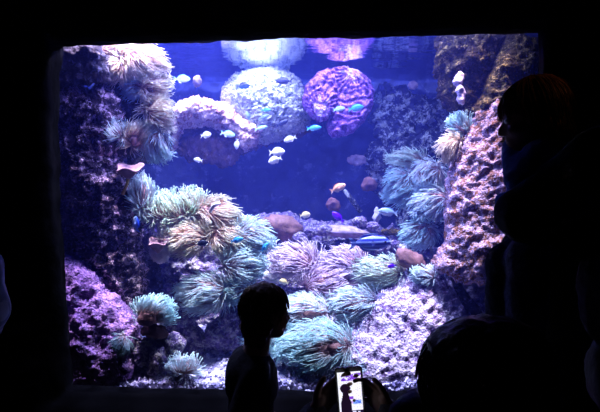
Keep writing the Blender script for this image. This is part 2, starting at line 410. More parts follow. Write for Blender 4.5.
def plate(outline, d, tf, tb, ctr, name, parent):
    v, f = relief(outline, d, tf, tb, res=.006, disp=((.010, 9), (.006, 50)), E=.07)
    c = P(ctr[0], ctr[1], d); out = []
    for q in v:
        r_ = Vector((q.x-c.x, q.z-c.z)); a = math.atan2(r_.y, r_.x); w_ = min(1, r_.length/.06)
        h = math.sin(a*26+5*noise.noise(q*6)+9*r_.length)*.009*w_+.008*math.sin(r_.length*95+6*noise.noise(q*14))*w_
        out.append(Vector((q.x, q.y-h-(.05*(1-min(1, r_.length/.30)) if ctr[2] else 0), q.z)))
    fm_ = []
    for q in f:
        m_ = sum((out[k] for k in q), Vector())/len(q); r_ = Vector((m_.x-c.x, m_.z-c.z)); a = math.atan2(r_.y, r_.x)
        fm_.append(1 if r_.length < .05+.06*max(0, math.sin(a*8+1)) and m_.y < d+.02 else 0)
    off = parent.location
    return link(name, [q-off for q in out], f, None, parent, mats=[M['purple'], M['purple_pale']], fmat=fm_)
pc = empty('plate_coral', P(338, 138, 3.7), 'round bright purple plate coral beside the pale dome', 'coral')
plate([(322, 84), (330, 70), (344, 66), (358, 71), (370, 80), (375, 92), (373, 106), (366, 120), (356, 130), (344, 137), (332, 138), (326, 128), (328, 108)], 3.72, .09, .10, (352, 74, 0), 'lobe', pc)
plate([(302, 98), (306, 84), (316, 73), (328, 68), (336, 78), (338, 96), (334, 112), (326, 122), (318, 124), (310, 118), (304, 110)], 3.66, .07, .10, (320, 112, 1), 'lobe', pc)
# gravel
vs, fs = [], []
def gz_(x, y):
    return .392+.32*max(0, (y-2.72))+.03*fb((x, y, 0), 3, 3)
nx, ny = 150, 60
for j in range(ny+1):
    for i in range(nx+1):
        x = -1.88+3.76*i/nx; y = 2.69+1.6*j/ny
        vs.append(Vector((x, y, (gz_(x, y) if j else .02)+.008*noise.noise(Vector((x*60, y*60, 0))))))
for j in range(ny):
    for i in range(nx):
        a = j*(nx+1)+i; fs.append((a, a+1, a+nx+2, a+nx+1))
ico = bmesh.new(); bmesh.ops.create_icosphere(ico, subdivisions=1, radius=1)
IV = [v.co.copy() for v in ico.verts]; IF = [[v.index for v in f.verts] for f in ico.faces]; ico.free()
for k in range(4600):
    x = R.uniform(-1.45, 1.45); y = 2.70+1.1*R.random()**1.8; s = R.uniform(.006, .015)*(1.0 if R.random() < .93 else 1.8)
    q = Quaternion((R.random()-.5, R.random()-.5, R.random()-.5, R.random()-.5)).normalized()
    b = len(vs); sc = Vector((1, R.uniform(.6, 1), R.uniform(.45, .8)))
    c = Vector((x, max(y, 2.71), gz_(x, y)+s*.35)) if k < 3600 else Vector((x, 2.69+R.uniform(-.006, .012), gz_(x, 2.7)-R.uniform(0, .09)))
    for v in IV: vs.append(c+q@Vector((v.x*s*sc.x, v.y*s*sc.y, v.z*s*sc.z))*R.uniform(.85, 1.15))
    fs += [[b+i for i in f] for f in IF]
g = link('gravel', vs, fs, M['gravel'], smooth=False); tag(g, 'pale coral gravel covering the bottom of the tank', 'gravel', kind='stuff')

# ------------------------------------------------------------------ anemones
def ell_mesh(c, rad, rot=None, n1=20, n2=12, nz=0, f=8):
    vs, fs = [], []
    for j in range(n2+1):
        th = math.pi*j/n2
        for i in range(n1):
            ph = 2*math.pi*i/n1
            v = Vector((rad[0]*math.sin(th)*math.cos(ph), rad[1]*math.sin(th)*math.sin(ph), rad[2]*math.cos(th)))
            if rot: v = rot@v
            p = Vector(c)+v
            if nz: p += v.normalized()*nz*noise.noise(p*f)
            vs.append(p)
    for j in range(n2):
        for i in range(n1):
            a = j*n1+i; b = j*n1+(i+1) % n1; fs.append((a, b, b+n1, a+n1))
    return vs, fs
def tube(pts, rads, vs, fs, att=None, sides=4, ts=None):
    n = len(pts); b = len(vs)
    for k in range(n):
        d = (pts[min(n-1, k+1)]-pts[max(0, k-1)]).normalized()
        u = d.cross(Vector((.3, .2, 1))).normalized(); w_ = d.cross(u)
        for s in range(sides):
            a = 2*math.pi*s/sides
            vs.append(pts[k]+(u*math.cos(a)+w_*math.sin(a))*rads[k])
            if att is not None: att.append(ts[k])
    for k in range(n-1):
        for s in range(sides):
            a = b+k*sides+s; c = b+k*sides+(s+1) % sides; fs.append((a, c, c+sides, a+sides))
    fs.append([b+s for s in reversed(range(sides))]); fs.append([b+(n-1)*sides+s for s in range(sides)])
def anemone(px, py, rx, ry, d, flow, kind, label, length=1.0, n=None, bare=None, colm='body_an', up=.25, seed=0, disc=True):
    """fringed anemone: fleshy column and oral disc, long tentacles combed by the current. rx, ry in photograph px; flow = angle in degrees"""
    s = d/F; c = P(px, py, d); a_, b_ = rx*s, ry*s
    dep = (a_+b_)*.45
    root = empty('sea_anemone', c-Vector((0, 0, b_)), label, 'sea anemone', 'sea anemones in the tank')
    rr = random.Random(seed*77+int(px*3+py))
    v, f = ell_mesh(c+Vector((0, dep*.15, 0)), (a_*.80, dep*.80, b_*.80), nz=.012, f=12)
    wlink('column', v, f, M[colm], root)
    fl = Vector((math.cos(math.radians(flow)), 0, math.sin(math.radians(flow))))
    n = min(n or int(160+1.15*rx*ry), 1150)
    L0 = (6+.26*min(rx, ry)+.16*max(rx, ry))*s*length*1.3
    vs, fs, att = [], [], []
    ph0 = Vector((rr.uniform(0, 50), rr.uniform(0, 50), rr.uniform(0, 50)))
    k = 0; tries = 0
    while k < n and tries < n*8:
        tries += 1
        u = Vector((rr.gauss(0, 1), rr.gauss(0, 1), rr.gauss(0, 1))).normalized()
        if u.y > .3: continue
        if bare and (Vector((u.x-bare[0], 0, u.z-bare[1]))).length < bare[2] and u.y < 0: continue
        k += 1
        p = c+Vector((u.x*a_*.80, dep*.15+u.y*dep*.80, u.z*b_*.80))
        nn = Vector((u.x/a_, u.y/dep, u.z/b_)).normalized()
        swirl = Vector((noise.noise(p*9+ph0), noise.noise(p*9+ph0+Vector((31, 0, 0)))*.6, noise.noise(p*9+ph0+Vector((0, 17, 0)))))
        g_ = fl+swirl*1.1; ft = (g_-nn*g_.dot(nn)); 
        dirn = (nn*.50+ft*.75).normalized()
        tgt = (ft*1.0+nn*.10+Vector((0, 0, -.10))).normalized()
        L = L0*rr.uniform(.65, 1.2); seg = 6; q = p; pts = [q.copy()]; r0 = rr.uniform(.0022, .0034)*(d/3.1)
        jit = Vector((rr.gauss(0, .12), rr.gauss(0, .08), rr.gauss(0, .12)))
        for i in range(seg):
            t = (i+1)/seg
            dd = dirn.lerp(tgt, min(1, t*1.3)).normalized()+jit
            dd += Vector((noise.noise(q*26+ph0), noise.noise(q*26+ph0+Vector((5, 5, 5)))*.5, noise.noise(q*26+Vector((9, 2, 1)))))*.6
            q = q+dd.normalized()*(L/seg); pts.append(q.copy())
        ts = [i/seg for i in range(seg+1)]
        tube(pts, [r0*(1.1-.5*t) for t in ts], vs, fs, att, 3, ts)
    wlink('tentacles', vs, fs, T[kind], root, attr=att)
    if bare:
        u = Vector((bare[0], -math.sqrt(max(.05, 1-bare[0]**2-bare[1]**2)), bare[1]))
        p = c+Vector((u.x*a_*.74, dep*.15+u.y*dep*.74, u.z*b_*.74))
        v, f = ell_mesh(p, (bare[2]*a_*.75, .022, bare[2]*b_*.75), nz=.006, f=30)
        o = wlink('oral_disc', v, f, M['leather'], root); o['label'] = 'rosy bare mouth disc'
    return root
AN = [
 (112, 50, 16, 8, 2.95, 20, 'white', 'white anemone at the very top left, left of the brightest one'),
 (138, 60, 24, 16, 2.98, -20, 'white', 'brightest white anemone under the surface at top left'),
 (118, 68, 9, 11, 2.92, 250, 'white', 'small cream anemone lobe hanging beside the dark ledge rock'),
 (152, 88, 13, 14, 3.0, 0, 'cream', 'anemone with teal fringe just under the brightest white one'),
 (135, 88, 11, 9, 3.02, 200, 'teal', 'small teal anemone inside the upper left column'),
 (156, 112, 12, 16, 3.0, -30, 'cream', 'pale cream anemone in the middle of the upper left column'),
 (155, 143, 12, 14, 3.02, -80, 'pale', 'pale anemone at the bottom of the upper left column'),
 (135, 137, 10, 12, 2.96, 60, 'cream', 'small rosy anemone with cream fringe left of the column bottom'),
 (115, 133, 9, 8, 2.92, 110, 'pale', 'small pale anemone on the face of the tall left rock'),
 (142, 196, 11, 18, 2.95, 95, 'pale', 'upright pale anemone standing beside the mushroom coral'),
 (166, 212, 24, 13, 3.0, 95, 'green', 'wide greenish anemone with upward fringe left of centre'),
 (188, 205, 18, 12, 3.05, 80, 'green', 'greenish cream anemone at the top of the central left heap'),
 (213, 214, 24, 14, 3.05, -25, 'cream', 'cream anemone with combed fringe at the crest of the heap'),
 (188, 238, 24, 14, 2.98, 185, 'cream', 'rosy cream anemone drooping over the dark hollow in the heap'),
 (224, 238, 16, 14, 3.0, -60, 'cream', 'cream anemone under the crest holding the bright blue fish'),
 (250, 238, 18, 16, 3.05, -20, 'pale', 'round pale anemone at the right end of the heap'),
 (206, 292, 24, 17, 2.95, 190, 'pale', 'pale blue anemone fanning out over the dark cave'),
 (240, 266, 20, 15, 2.98, -10, 'pale', 'grey blue anemone above the head of the child silhouette'),
 (240, 290, 20, 10, 2.98, 200, 'teal', 'flat teal anemone between the cave fan and the child'),
 (296, 262, 24, 15, 3.2, 150, 'lav', 'lavender anemone with curled fringe below the rubble ridge'),
 (328, 284, 30, 16, 3.15, 30, 'lav', 'rosy lavender anemone with dark mouth in the centre of the reef'),
 (346, 262, 20, 12, 3.2, 160, 'lav', 'small lavender anemone behind the rosy one'),
 (306, 312, 30, 14, 2.98, 190, 'pale', 'pale anemone with rosy middle right of the child head'),
 (356, 304, 26, 13, 3.0, 190, 'pale', 'flat pale anemone touching the lavender boulder'),
 (382, 272, 28, 12, 3.12, 160, 'green', 'pale green anemone behind the top of the boulder'),
 (426, 276, 10, 5, 2.98, 170, 'pale', 'little pale anemone tuft on the boulder top'),
 (318, 346, 40, 20, 2.84, 200, 'teal', 'large teal anemone low in front, above the phone'),
 (264, 338, 16, 14, 2.92, 210, 'teal', 'teal anemone right behind the child neck'),
 (348, 366, 22, 9, 2.82, 20, 'pale', 'pale bluish anemone fringe directly above the phone'),
 (403, 186, 13, 16, 3.45, 200, 'teal', 'round teal anemone, leftmost of the right hand group'),
 (410, 160, 17, 7, 3.6, 150, 'green', 'flat greenish anemone at the top of the right hand group'),
 (430, 174, 15, 13, 3.3, 240, 'pale', 'pale anemone in the middle of the right hand group'),
 (436, 202, 20, 13, 3.25, 215, 'pale', 'cream and teal anemone against the slanting rock'),
 (420, 232, 15, 11, 3.3, 230, 'teal', 'teal anemone at the bottom of the right hand group'),
 (452, 146, 11, 11, 3.05, 225, 'white', 'white anemone with long fringe on the edge of the slanting rock'),
 (462, 126, 8, 8, 3.05, 150, 'teal', 'tiny teal anemone above the white fringed one'),
 (152, 314, 17, 12, 2.78, 60, 'teal', 'teal topped anemone with orange brown body on the lower left ledge'),
 (122, 342, 6, 8, 2.72, 250, 'teal', 'little smooth teal lobe beside the lower left ledge'),
 (184, 368, 14, 7, 2.74, 100, 'pale', 'faint pale anemone lying on the gravel at left'),
]
BARE = {20: (.45, .05, .34), 22: (.25, .0, .42), 26: (.45, .15, .34), 23: (-.1, -.1, .4), 36: (-.25, -.45, .75), 16: (-.45, -.3, .45), 3: (.0, -.2, .3), 7: (0, -.5, .5), 6: (0, .2, .3)}
for i, a in enumerate(AN):
    anemone(*a, seed=i, bare=BARE.get(i))

# mushroom / leather corals
def funnel(name, px, py, r, h, d, mat, label, stem=None):
    """shallow ruffled cup on a stalk"""
    s = d/F; c = P(px, py, d); root = empty(name, c-Vector((0, 0, (h+(stem or 4))*s)), label, 'coral')
    vs, fs = [], []; n = 36; prof = [(.08, -1), (.25, -.8), (.55, -.35), (.85, .1), (1, .35), (.92, .38), (.7, .1), (.35, -.2), (0.02, -.35)]
    for rr_, hh in prof:
        for i in range(n):
            a = 2*math.pi*i/n; wv = 1+.10*math.sin(3*a+1)+.06*math.sin(7*a)
            vs.append(c+Vector((math.cos(a)*rr_*r*s*wv, math.sin(a)*rr_*r*s*wv*.8, hh*h*s+rr_*.18*r*s*math.sin(3*a)-math.sin(a)*-.35*rr_*r*s)))
    for j in range(len(prof)-1):
        for i in range(n):
            a = j*n+i; b = j*n+(i+1) % n; fs.append((a, b, b+n, a+n))
    fs.append([(len(prof)-1)*n+i for i in range(n)]); fs.append([n-1-i for i in range(n)])
    wlink('cap', vs, fs, M[mat], root)
    if stem:
        vs, fs = [], []
        p0 = c+Vector((0, 0, -h*s*.7)); p1 = P(px-stem*.35, py+h*.7+stem, d+.02)
        tube([p0, p0.lerp(p1, .5)+Vector((.004, 0, 0)), p1], [.009, .008, .011], vs, fs, sides=8)
        o = wlink('stalk', vs, fs, M['stalk'], root); o['label'] = 'orange stalk'
    return root
funnel('mushroom_coral', 129, 170, 13, 9, 2.86, 'rosy', 'rosy mushroom coral on an orange stalk beside the tall left rock', 18)
funnel('mushroom_coral', 158, 244, 10, 9, 2.88, 'rosy', 'pale cup coral hanging left of the drooping anemone', None)
def ncoral(name, px, py, rx, ry, d, mat, label, cat='coral', tilt=0, dep=.6, nz=.015, f=14, petals=None):
    s = d/F; v, fc = ell_mesh((0, 0, 0), (rx*s, (rx+ry)*.5*s*dep, ry*s), Matrix.Rotation(math.radians(-tilt), 3, 'Y'), 28, 18)
    c = P(px, py, d); v = [p+c for p in v]
    v, fc = displace(v, fc, ((nz, f), (nz*.5, f*3)))
    return tag(link(name, v, fc, M[mat]), label, cat)
ncoral('leather_coral', 282, 227, 22, 12, 3.42, 'leather', 'rosy brown leather coral on the left of the rubble ridge', tilt=-15)
ncoral('leather_coral', 412, 262, 18, 10, 3.05, 'leather', 'rust brown leather coral slanting down behind the boulder', tilt=-40)
ncoral('leather_coral', 345, 232, 32, 6, 3.40, 'leather_cream', 'flat mauve coral slab across the rubble ridge', tilt=-3)
ncoral('leather_coral', 350, 252, 16, 7, 3.3, 'leather', 'rosy coral lump under the striped fish')
ncoral('mushroom_coral', 369, 185, 8, 7, 3.7, 'leather', 'round rust coloured disc coral in the blue middle distance', dep=.3)
ncoral('mushroom_coral', 357, 160, 9, 5, 3.85, 'leather_cream', 'cream oval disc coral left of the teal anemones', dep=.3, tilt=0)
ncoral('mushroom_coral', 413, 85, 5, 5, 3.8, 'leather_cream', 'small grey disc coral near the top right of the far rock', dep=.3)
ncoral('mushroom_coral', 333, 205, 8, 6, 3.7, 'leather', 'dim brown round coral above the violet fish', dep=.4)
ncoral('sponge', 377, 215, 3, 7, 3.5, 'sponge', 'white upright sponge left of the pale blue fish', 'sponge')
ncoral('sponge', 403, 252, 5, 7, 3.3, 'sponge', 'white knobbly sponge at the head of the striped fish', 'sponge', nz=.02)
ncoral('sponge', 392, 232, 10, 4, 3.4, 'rock_brown', 'yellowish crust lump above the striped fish', 'sponge')
ncoral('sponge', 271, 279, 9, 7, 3.2, 'sponge', 'bright lilac sponge above the child head', 'sponge', nz=.02)
ncoral('sponge', 180, 300, 5, 7, 3.0, 'leather', 'small rosy lobe tucked in the cave fan anemone', 'sponge')
ncoral('cup_coral', 160, 252, 9, 12, 2.93, 'lobe', 'pale hollow lobe coral at left end of the dark hollow', tilt=20)
ncoral('leather_coral', 155, 331, 14, 7, 2.78, 'leather', 'orange brown fleshy lump resting on the lower left ledge', tilt=-10)
ncoral('soft_coral', 459, 79, 4, 8, 3.0, 'lilac', 'small white lobe hanging on the dark brown rock', tilt=-15)
ncoral('soft_coral', 461, 94, 4, 9, 2.99, 'lilac', 'small lilac white lobe just below the upper white one', tilt=8)
ncoral('surface_coral', 197, 81, 5, 6, 3.4, 'leather_cream', 'small pale coral ball with its reflection at upper left', dep=.9)
vs, fs = [], []
tube([P(344, 190, 3.6), P(352, 200, 3.58), P(361, 212, 3.55)], [.014, .02, .016], vs, fs, sides=8)
v2, f2 = displace(vs, fs, ((.006, 30),)); tag(link('coral_branch', v2, f2, M['rock_far']), 'dim leaning coral branch above the rubble ridge', 'coral')
vs, fs = [], []
tube([P(210, 212, 2.86), P(214, 205, 2.85), P(220, 203, 2.85)], [.010, .013, .011], vs, fs, sides=8)
tag(link('anemone_tip', vs, fs, M['sponge']), 'single white finger sticking up from the heap crest', 'sponge')
# rubble stones on the ridge
for k, (px, py, r, lab) in enumerate([(250, 224, 6, 'small knobbly stone at the left end of the rubble ridge'), (300, 238, 7, 'dark pitted stone in the middle of the rubble ridge'),
        (312, 232, 6, 'grey stone right of the pitted one on the ridge'), (326, 230, 7, 'pale stone under the violet fish'), (360, 222, 7, 'speckled stone at the crest right of the violet fish'),
        (372, 226, 6, 'pale stone at the foot of the white upright sponge'), (308, 250, 8, 'large rubble stone above the lavender anemones'), (336, 250, 6, 'rubble stone left of the striped fish tail'),
        (396, 244, 5, 'little white stone touching the striped fish')]):
    s = 3.35/F; v, fc = ell_mesh((0, 0, 0), (r*s*1.2, r*s, r*s*.8), None, 20, 14); c = P(px, py, 3.38)
    v, fc = displace([p+c for p in v], fc, ((.014, 16), (.01, 45)))
    tag(link('rubble_stone', v, fc, M['rock_mid']), lab, 'stone', 'rubble stones on the ridge')

# ------------------------------------------------------------------ fish
def fishmat(name, top, side, belly, stripe=None, nstripe=0):
    m, nt, ns, ls = new_mat(name)
    tc = node(ns, 'ShaderNodeTexCoord'); sp = node(ns, 'ShaderNodeSeparateXYZ'); ls.new(tc.outputs['Object'], sp.inputs[0])
    mr = node(ns, 'ShaderNodeMapRange'); mr.inputs['From Min'].default_value = -.25; mr.inputs['From Max'].default_value = .25
    ls.new(sp.outputs['Z'], mr.inputs['Value'])
    r = ramp(ns, [(.2, belly), (.5, side), (.75, top)]); ls.new(mr.outputs[0], r.inputs['Fac'])
    b = node(ns, 'ShaderNodeBsdfPrincipled', Roughness=.35)
    out = r.outputs['Color']
    if stripe:
        wv = node(ns, 'ShaderNodeMath', operation='MULTIPLY'); wv.inputs[1].default_value = nstripe*20
        ls.new(sp.outputs['Z'], wv.inputs[0]); sn = node(ns, 'ShaderNodeMath', operation='SINE'); ls.new(wv.outputs[0], sn.inputs[0])
        gt = node(ns, 'ShaderNodeMath', operation='GREATER_THAN'); gt.inputs[1].default_value = .3; ls.new(sn.outputs[0], gt.inputs[0])
        mx = node(ns, 'ShaderNodeMix', data_type='RGBA'); ls.new(gt.outputs[0], mx.inputs[0]); ls.new(out, mx.inputs[6]); mx.inputs[7].default_value = c4(stripe)
        out = mx.outputs[2]
    ls.new(out, b.inputs['Base Color'])
    o = node(ns, 'ShaderNodeOutputMaterial'); ls.new(b.outputs[0], o.inputs['Surface'])
    return m
FM = {
 'softblue': fishmat('fish_softblue', (.15, .28, .55), (.3, .45, .7), (.7, .8, .9)),
 'pale': fishmat('fish_pale', (.70, .80, .85), (.85, .9, .92), (.95, .95, .95)),
 'aqua': fishmat('fish_aqua', (.25, .62, .75), (.45, .8, .85), (.8, .95, .95)),
 'dark': fishmat('fish_dark', (.01, .015, .05), (.02, .03, .09), (.05, .06, .15)),
 'grey': fishmat('fish_grey', (.12, .2, .26), (.22, .34, .42), (.4, .52, .58)),
 'blue': fishmat('fish_blue', (.01, .02, .6), (.02, .06, .85), (.05, .15, .9)),
 'sky': fishmat('fish_sky', (.03, .3, .8), (.06, .45, .95), (.3, .75, .95)),
 'violet': fishmat('fish_violet', (.08, .0, .6), (.12, .0, .75), (.25, .05, .8)),
 'orange': fishmat('fish_orange', (.8, .35, .2), (.9, .5, .35), (.95, .8, .7)),
 'yellow': fishmat('fish_yellow', (.8, .65, .3), (.9, .8, .5), (.95, .9, .8)),
 'striped': fishmat('fish_striped', (.02, .03, .35), (.05, .08, .5), (.15, .2, .6), (.25, .36, .75), 3.3),
 'bluewhite': fishmat('fish_bluewhite', (.02, .08, .7), (.3, .45, .95), (.8, .85, .98)),
}
M['eye'] = plain('fish_eye', (.01, .01, .012), .1, 0, 5, 0)
def fish_proto(kind, H, W):
    """unit length fish, nose at +x"""
    root = bpy.data.objects.new('reef_fish', None); COL.objects.link(root)
    prof = [(.50, .02, -.01), (.47, .25, 0), (.42, .5, 0), (.34, .75, .0), (.22, .95, .0), (.08, 1, 0), (-.06, .9, 0), (-.18, .68, 0), (-.27, .42, 0), (-.33, .24, 0), (-.36, .20, 0)]
    vs, fs = [], []; n = 14
    for x, h, dz in prof:
        for i in range(n):
            a = 2*math.pi*i/n; vs.append(Vector((x, math.sin(a)*W/2*min(1, h*1.05)*(1 if x > 0 else (x+.42)/.42+.05), math.cos(a)*H/2*h+dz)))
    for j in range(len(prof)-1):
        for i in range(n):
            a = j*n+i; b = j*n+(i+1) % n; fs.append((a, b, b+n, a+n))
    fs.append(list(range(n))[::-1]); fs.append([(len(prof)-1)*n+i for i in range(n)])
    link('body', vs, fs, FM[kind], root)
    def fin(name, pts, th=.012):
        m_ = len(pts); v = [Vector((x, th/2, z)) for x, z in pts]+[Vector((x, -th/2, z)) for x, z in pts]
        f = [list(range(m_)), list(range(2*m_-1, m_-1, -1))]+[(i, (i+1) % m_, (i+1) % m_+m_, i+m_) for i in range(m_)]
        return link(name, v, f, FM[kind], root, smooth=False)
    fin('tail_fin', [(-.33, .04), (-.42, .12), (-.52, H*.42), (-.455, .06), (-.44, 0), (-.455, -.06), (-.52, -H*.42), (-.42, -.12), (-.33, -.04)])
    fin('dorsal_fin', [(.26, H*.43), (.18, H*.60), (0, H*.64), (-.14, H*.56), (-.24, H*.38), (-.25, H*.2), (0, H*.38)])
    fin('anal_fin', [(.02, -H*.38), (-.04, -H*.58), (-.16, -H*.52), (-.24, -H*.32), (-.25, -H*.2)])
    for sg in (-1, 1):
        v, f = ell_mesh((.36, sg*W*.36, .02), (.026, .016, .026), None, 10, 6); link('eye', v, f, M['eye'], root)
        p = [(.16, 0), (.05, .07), (.0, .02), (.04, -.07)]
        v = [Vector((x, sg*(W*.5+(.16-x)*.35), z)) for x, z in p]+[Vector((x, sg*(W*.5+.008+(.16-x)*.35), z)) for x, z in p]
        link('pectoral_fin', v, [(0, 1, 2, 3), (7, 6, 5, 4), (0, 4, 5, 1), (1, 5, 6, 2), (2, 6, 7, 3), (3, 7, 4, 0)], FM[kind], root, smooth=False)
    return root
protos = {}
def fish(px, py, lpx, ang, d, kind, label, H=.42, W=.16, yaw=0, cat='fish'):
    key = (kind, H, W)
    if key not in protos: root = protos[key] = fish_proto(kind, H, W)
    else:
        src = protos[key]; root = src.copy(); COL.objects.link(root)
        for ch in list(src.children):
            c = ch.copy(); COL.objects.link(c); c.parent = root
    root.location = P(px, py, d); s = lpx*d/F; root.scale = (s, s, s)
    root.rotation_mode = 'XYZ'
    # swims in the picture plane: ang is the heading, yaw turns it towards (+) or away from the glass
    root.rotation_euler = (Matrix.Rotation(math.radians(-ang), 3, 'Y')@Matrix.Rotation(math.radians(-yaw), 3, 'Z')).to_euler()
    if 90 < ang < 270: root.rotation_euler = (Matrix.Rotation(math.radians(180-ang), 3, 'Y')@Matrix.Rotation(math.radians(180+yaw), 3, 'Z')).to_euler()
    return tag(root, label, cat, 'reef fish in the tank')
for a in [
 (182, 79, 17, 0, 3.2, 'aqua', 'pale aqua fish swimming right near the surface at upper left'),
 (206, 135, 11, 10, 3.3, 'pale', 'small white fish under the left of the shelf coral', .55),
 (228, 134, 15, -12, 3.3, 'aqua', 'pale blue fish tucked under the shelf coral edge'),
 (237, 144, 11, 265, 3.4, 'pale', 'tiny pale fish pointing down under the dome coral'),
 (198, 160, 9, 170, 3.3, 'pale', 'tiny white fish alone in the dark below the shelf coral', .5),
 (277, 152, 16, 5, 3.1, 'pale', 'white fish, upper of the pair below the dome coral', .5),
 (275, 160, 14, 200, 3.12, 'pale', 'white fish, lower of the pair below the dome coral', .5),
 (290, 139, 13, 200, 3.3, 'pale', 'dim white fish right of the white pair', .45),
 (243, 86, 14, 5, 3.35, 'blue', 'deep blue fish in front of the upper left of the dome coral'),
 (284, 81, 17, 178, 3.35, 'dark', 'dark fish in front of the top right of the dome coral', .36),
 (248, 116, 10, 110, 3.3, 'grey', 'small grey fish pointing up on the left of the dome coral'),
 (264, 117, 12, 20, 3.32, 'grey', 'grey fish slanting on the middle of the dome coral', .36),
 (261, 128, 13, 15, 3.28, 'aqua', 'pale aqua fish low on the dome coral', .3),
 (282, 123, 13, 25, 3.28, 'dark', 'small dark fish near the lower right of the dome coral', .38),
 (266, 110, 10, 0, 3.32, 'sky', 'tiny pale blue fish above the slanting grey one', .36),
 (356, 108, 16, 10, 3.25, 'sky', 'bright sky blue fish in front of the purple coral'),
 (339, 109, 12, 10, 3.3, 'aqua', 'small aqua fish on the purple coral, left of the sky blue one'),
 (314, 128, 15, 5, 3.3, 'sky', 'blue fish at the lower left rim of the purple coral', .34),
 (338, 188, 17, 25, 3.1, 'orange', 'orange pink fish swimming in open water at centre', .42),
 (305, 215, 11, 10, 3.15, 'yellow', 'small yellow fish above the rubble ridge', .55),
 (338, 217, 15, 140, 3.15, 'violet', 'violet fish diving to the rubble ridge', .42),
 (388, 212, 20, 172, 3.1, 'softblue', 'pale blue fish left of the lowest teal anemone', .38),
 (370, 243, 42, 2, 2.95, 'striped', 'big blue fish with pale stripes over the reef', .36, .14),
 (284, 282, 10, 160, 3.0, 'yellow', 'tiny yellow fish just right above the child head', .55),
 (136, 224, 16, 95, 2.84, 'bluewhite', 'blue and white fish upright beside the tall left rock', .42),
 (237, 240, 13, 15, 2.88, 'sky', 'bright sky blue fish nestled in the cream anemone', .42),
 (265, 247, 11, 50, 2.92, 'sky', 'sky blue fish at the right tip of the pale round anemone', .42),
 (203, 243, 12, 190, 2.86, 'dark', 'dark fish in the hollow of the anemone heap', .5),
 (392, 266, 9, 190, 3.0, 'violet', 'tiny violet fish above the boulder', .5),
]: fish(*a)

# ------------------------------------------------------------------ people
def capsule(p0, r0, p1, r1, inf=0, n=14):
    p0, p1 = Vector(p0), Vector(p1); d = (p1-p0); L = d.length
    d = d.normalized() if L > 1e-6 else Vector((0, 0, 1))
    u = d.orthogonal().normalized(); w_ = d.cross(u); r0 += inf; r1 += inf
    rings = []
    for k in range(5): a = math.pi/2*(1-k/4); rings.append((p0-d*r0*math.sin(a), r0*math.cos(a)))
    for k in range(5): a = math.pi/2*(k/4); rings.append((p1+d*r1*math.sin(a), r1*math.cos(a)))
    vs, fs = [], []
    for c, r in rings:
        for i in range(n):
            a = 2*math.pi*i/n; vs.append(c+(u*math.cos(a)+w_*math.sin(a))*max(r, 1e-4))
    for j in range(len(rings)-1):
        for i in range(n):
            a = j*n+i; b = j*n+(i+1) % n; fs.append((a, b, b+n, a+n))
    fs.append(list(range(n))[::-1]); fs.append([(len(rings)-1)*n+i for i in range(n)])
    return vs, fs
def fuse(name, prims, mat, parent, voxel=.008, inf=0, smooth=6, noisef=None):
    """grow ONE continuous skin over capsule / ellipsoid volumes"""
    vs, fs = [], []
    for p in prims:
        if p[0] == 'c': v, f = capsule(p[1], p[2], p[3], p[4], inf)
        else:
            v, f = ell_mesh(p[1], [r+inf for r in p[2]], p[3] if len(p) > 3 else None, 20, 14)
        b = len(vs); vs += v; fs += [[b+i for i in q] for q in f]
    me = bpy.data.meshes.new('tmp'); me.from_pydata([tuple(v) for v in vs], [], fs)
    bm = bmesh.new(); bm.from_mesh(me); bmesh.ops.remove_doubles(bm, verts=bm.verts, dist=1e-4); bmesh.ops.recalc_face_normals(bm, faces=bm.faces); bm.to_mesh(me); bm.free()
    o = bpy.data.objects.new('tmp', me); COL.objects.link(o)
    r = o.modifiers.new('r', 'REMESH'); r.mode = 'VOXEL'; r.voxel_size = voxel; r.use_smooth_shade = True
    s = o.modifiers.new('s', 'SMOOTH'); s.iterations = smooth; s.factor = .5
    dg = bpy.context.evaluated_depsgraph_get(); dg.update()
    m2 = bpy.data.meshes.new_from_object(o.evaluated_get(dg))
    V = [v.co.copy() for v in m2.vertices]; Fc = [list(p.vertices) for p in m2.polygons]
    bpy.data.objects.remove(o); bpy.data.meshes.remove(me); bpy.data.meshes.remove(m2)
    if noisef: V, Fc = displace(V, Fc, noisef)
    return wlink(name, V, Fc, mat, parent)
def headM(c, yaw, pitch=0, roll=0): # faces local +x; yaw about z, 0 = towards +x, 90 = away from camera
    return Matrix.Translation(c)@Matrix.Rotation(math.radians(yaw), 4, 'Z')@Matrix.Rotation(math.radians(pitch), 4, 'Y')@Matrix.Rotation(math.radians(roll), 4, 'X')
def head_prims(Mx, s):
    def E(c, r): return ('e', Mx@(Vector(c)*s), [x*s for x in r], Mx.to_3x3())
    def C(a, r0, b, r1): return ('c', Mx@(Vector(a)*s), r0*s, Mx@(Vector(b)*s), r1*s)
    return [E((-.012, 0, .035), (.092, .074, .082)), E((.028, 0, -.02), (.062, .058, .085)), E((.048, 0, -.082), (.038, .04, .028)),
            C((.084, 0, .006), .009, (.104, 0, -.026), .013), E((.086, 0, -.054), (.012, .024, .007)), E((.084, 0, -.066), (.012, .022, .007)),
            E((.076, 0, .022), (.014, .048, .012)), E((.06, .035, -.03), (.028, .022, .025)), E((.06, -.035, -.03), (.028, .022, .025)),
            E((-.005, .077, -.008), (.020, .009, .030)), E((-.005, -.077, -.008), (.020, .009, .030)),
            C((-.025, 0, -.06), .052, (-.04, 0, -.17), .056)]
def eyes(Mx, s, parent):
    for sg in (-1, 1):
        v, f = ell_mesh(Mx@(Vector((.078, sg*.031, .002))*s), (.012*s,)*3, None, 12, 8); wlink('eye', v, f, M['eyeball'], parent)
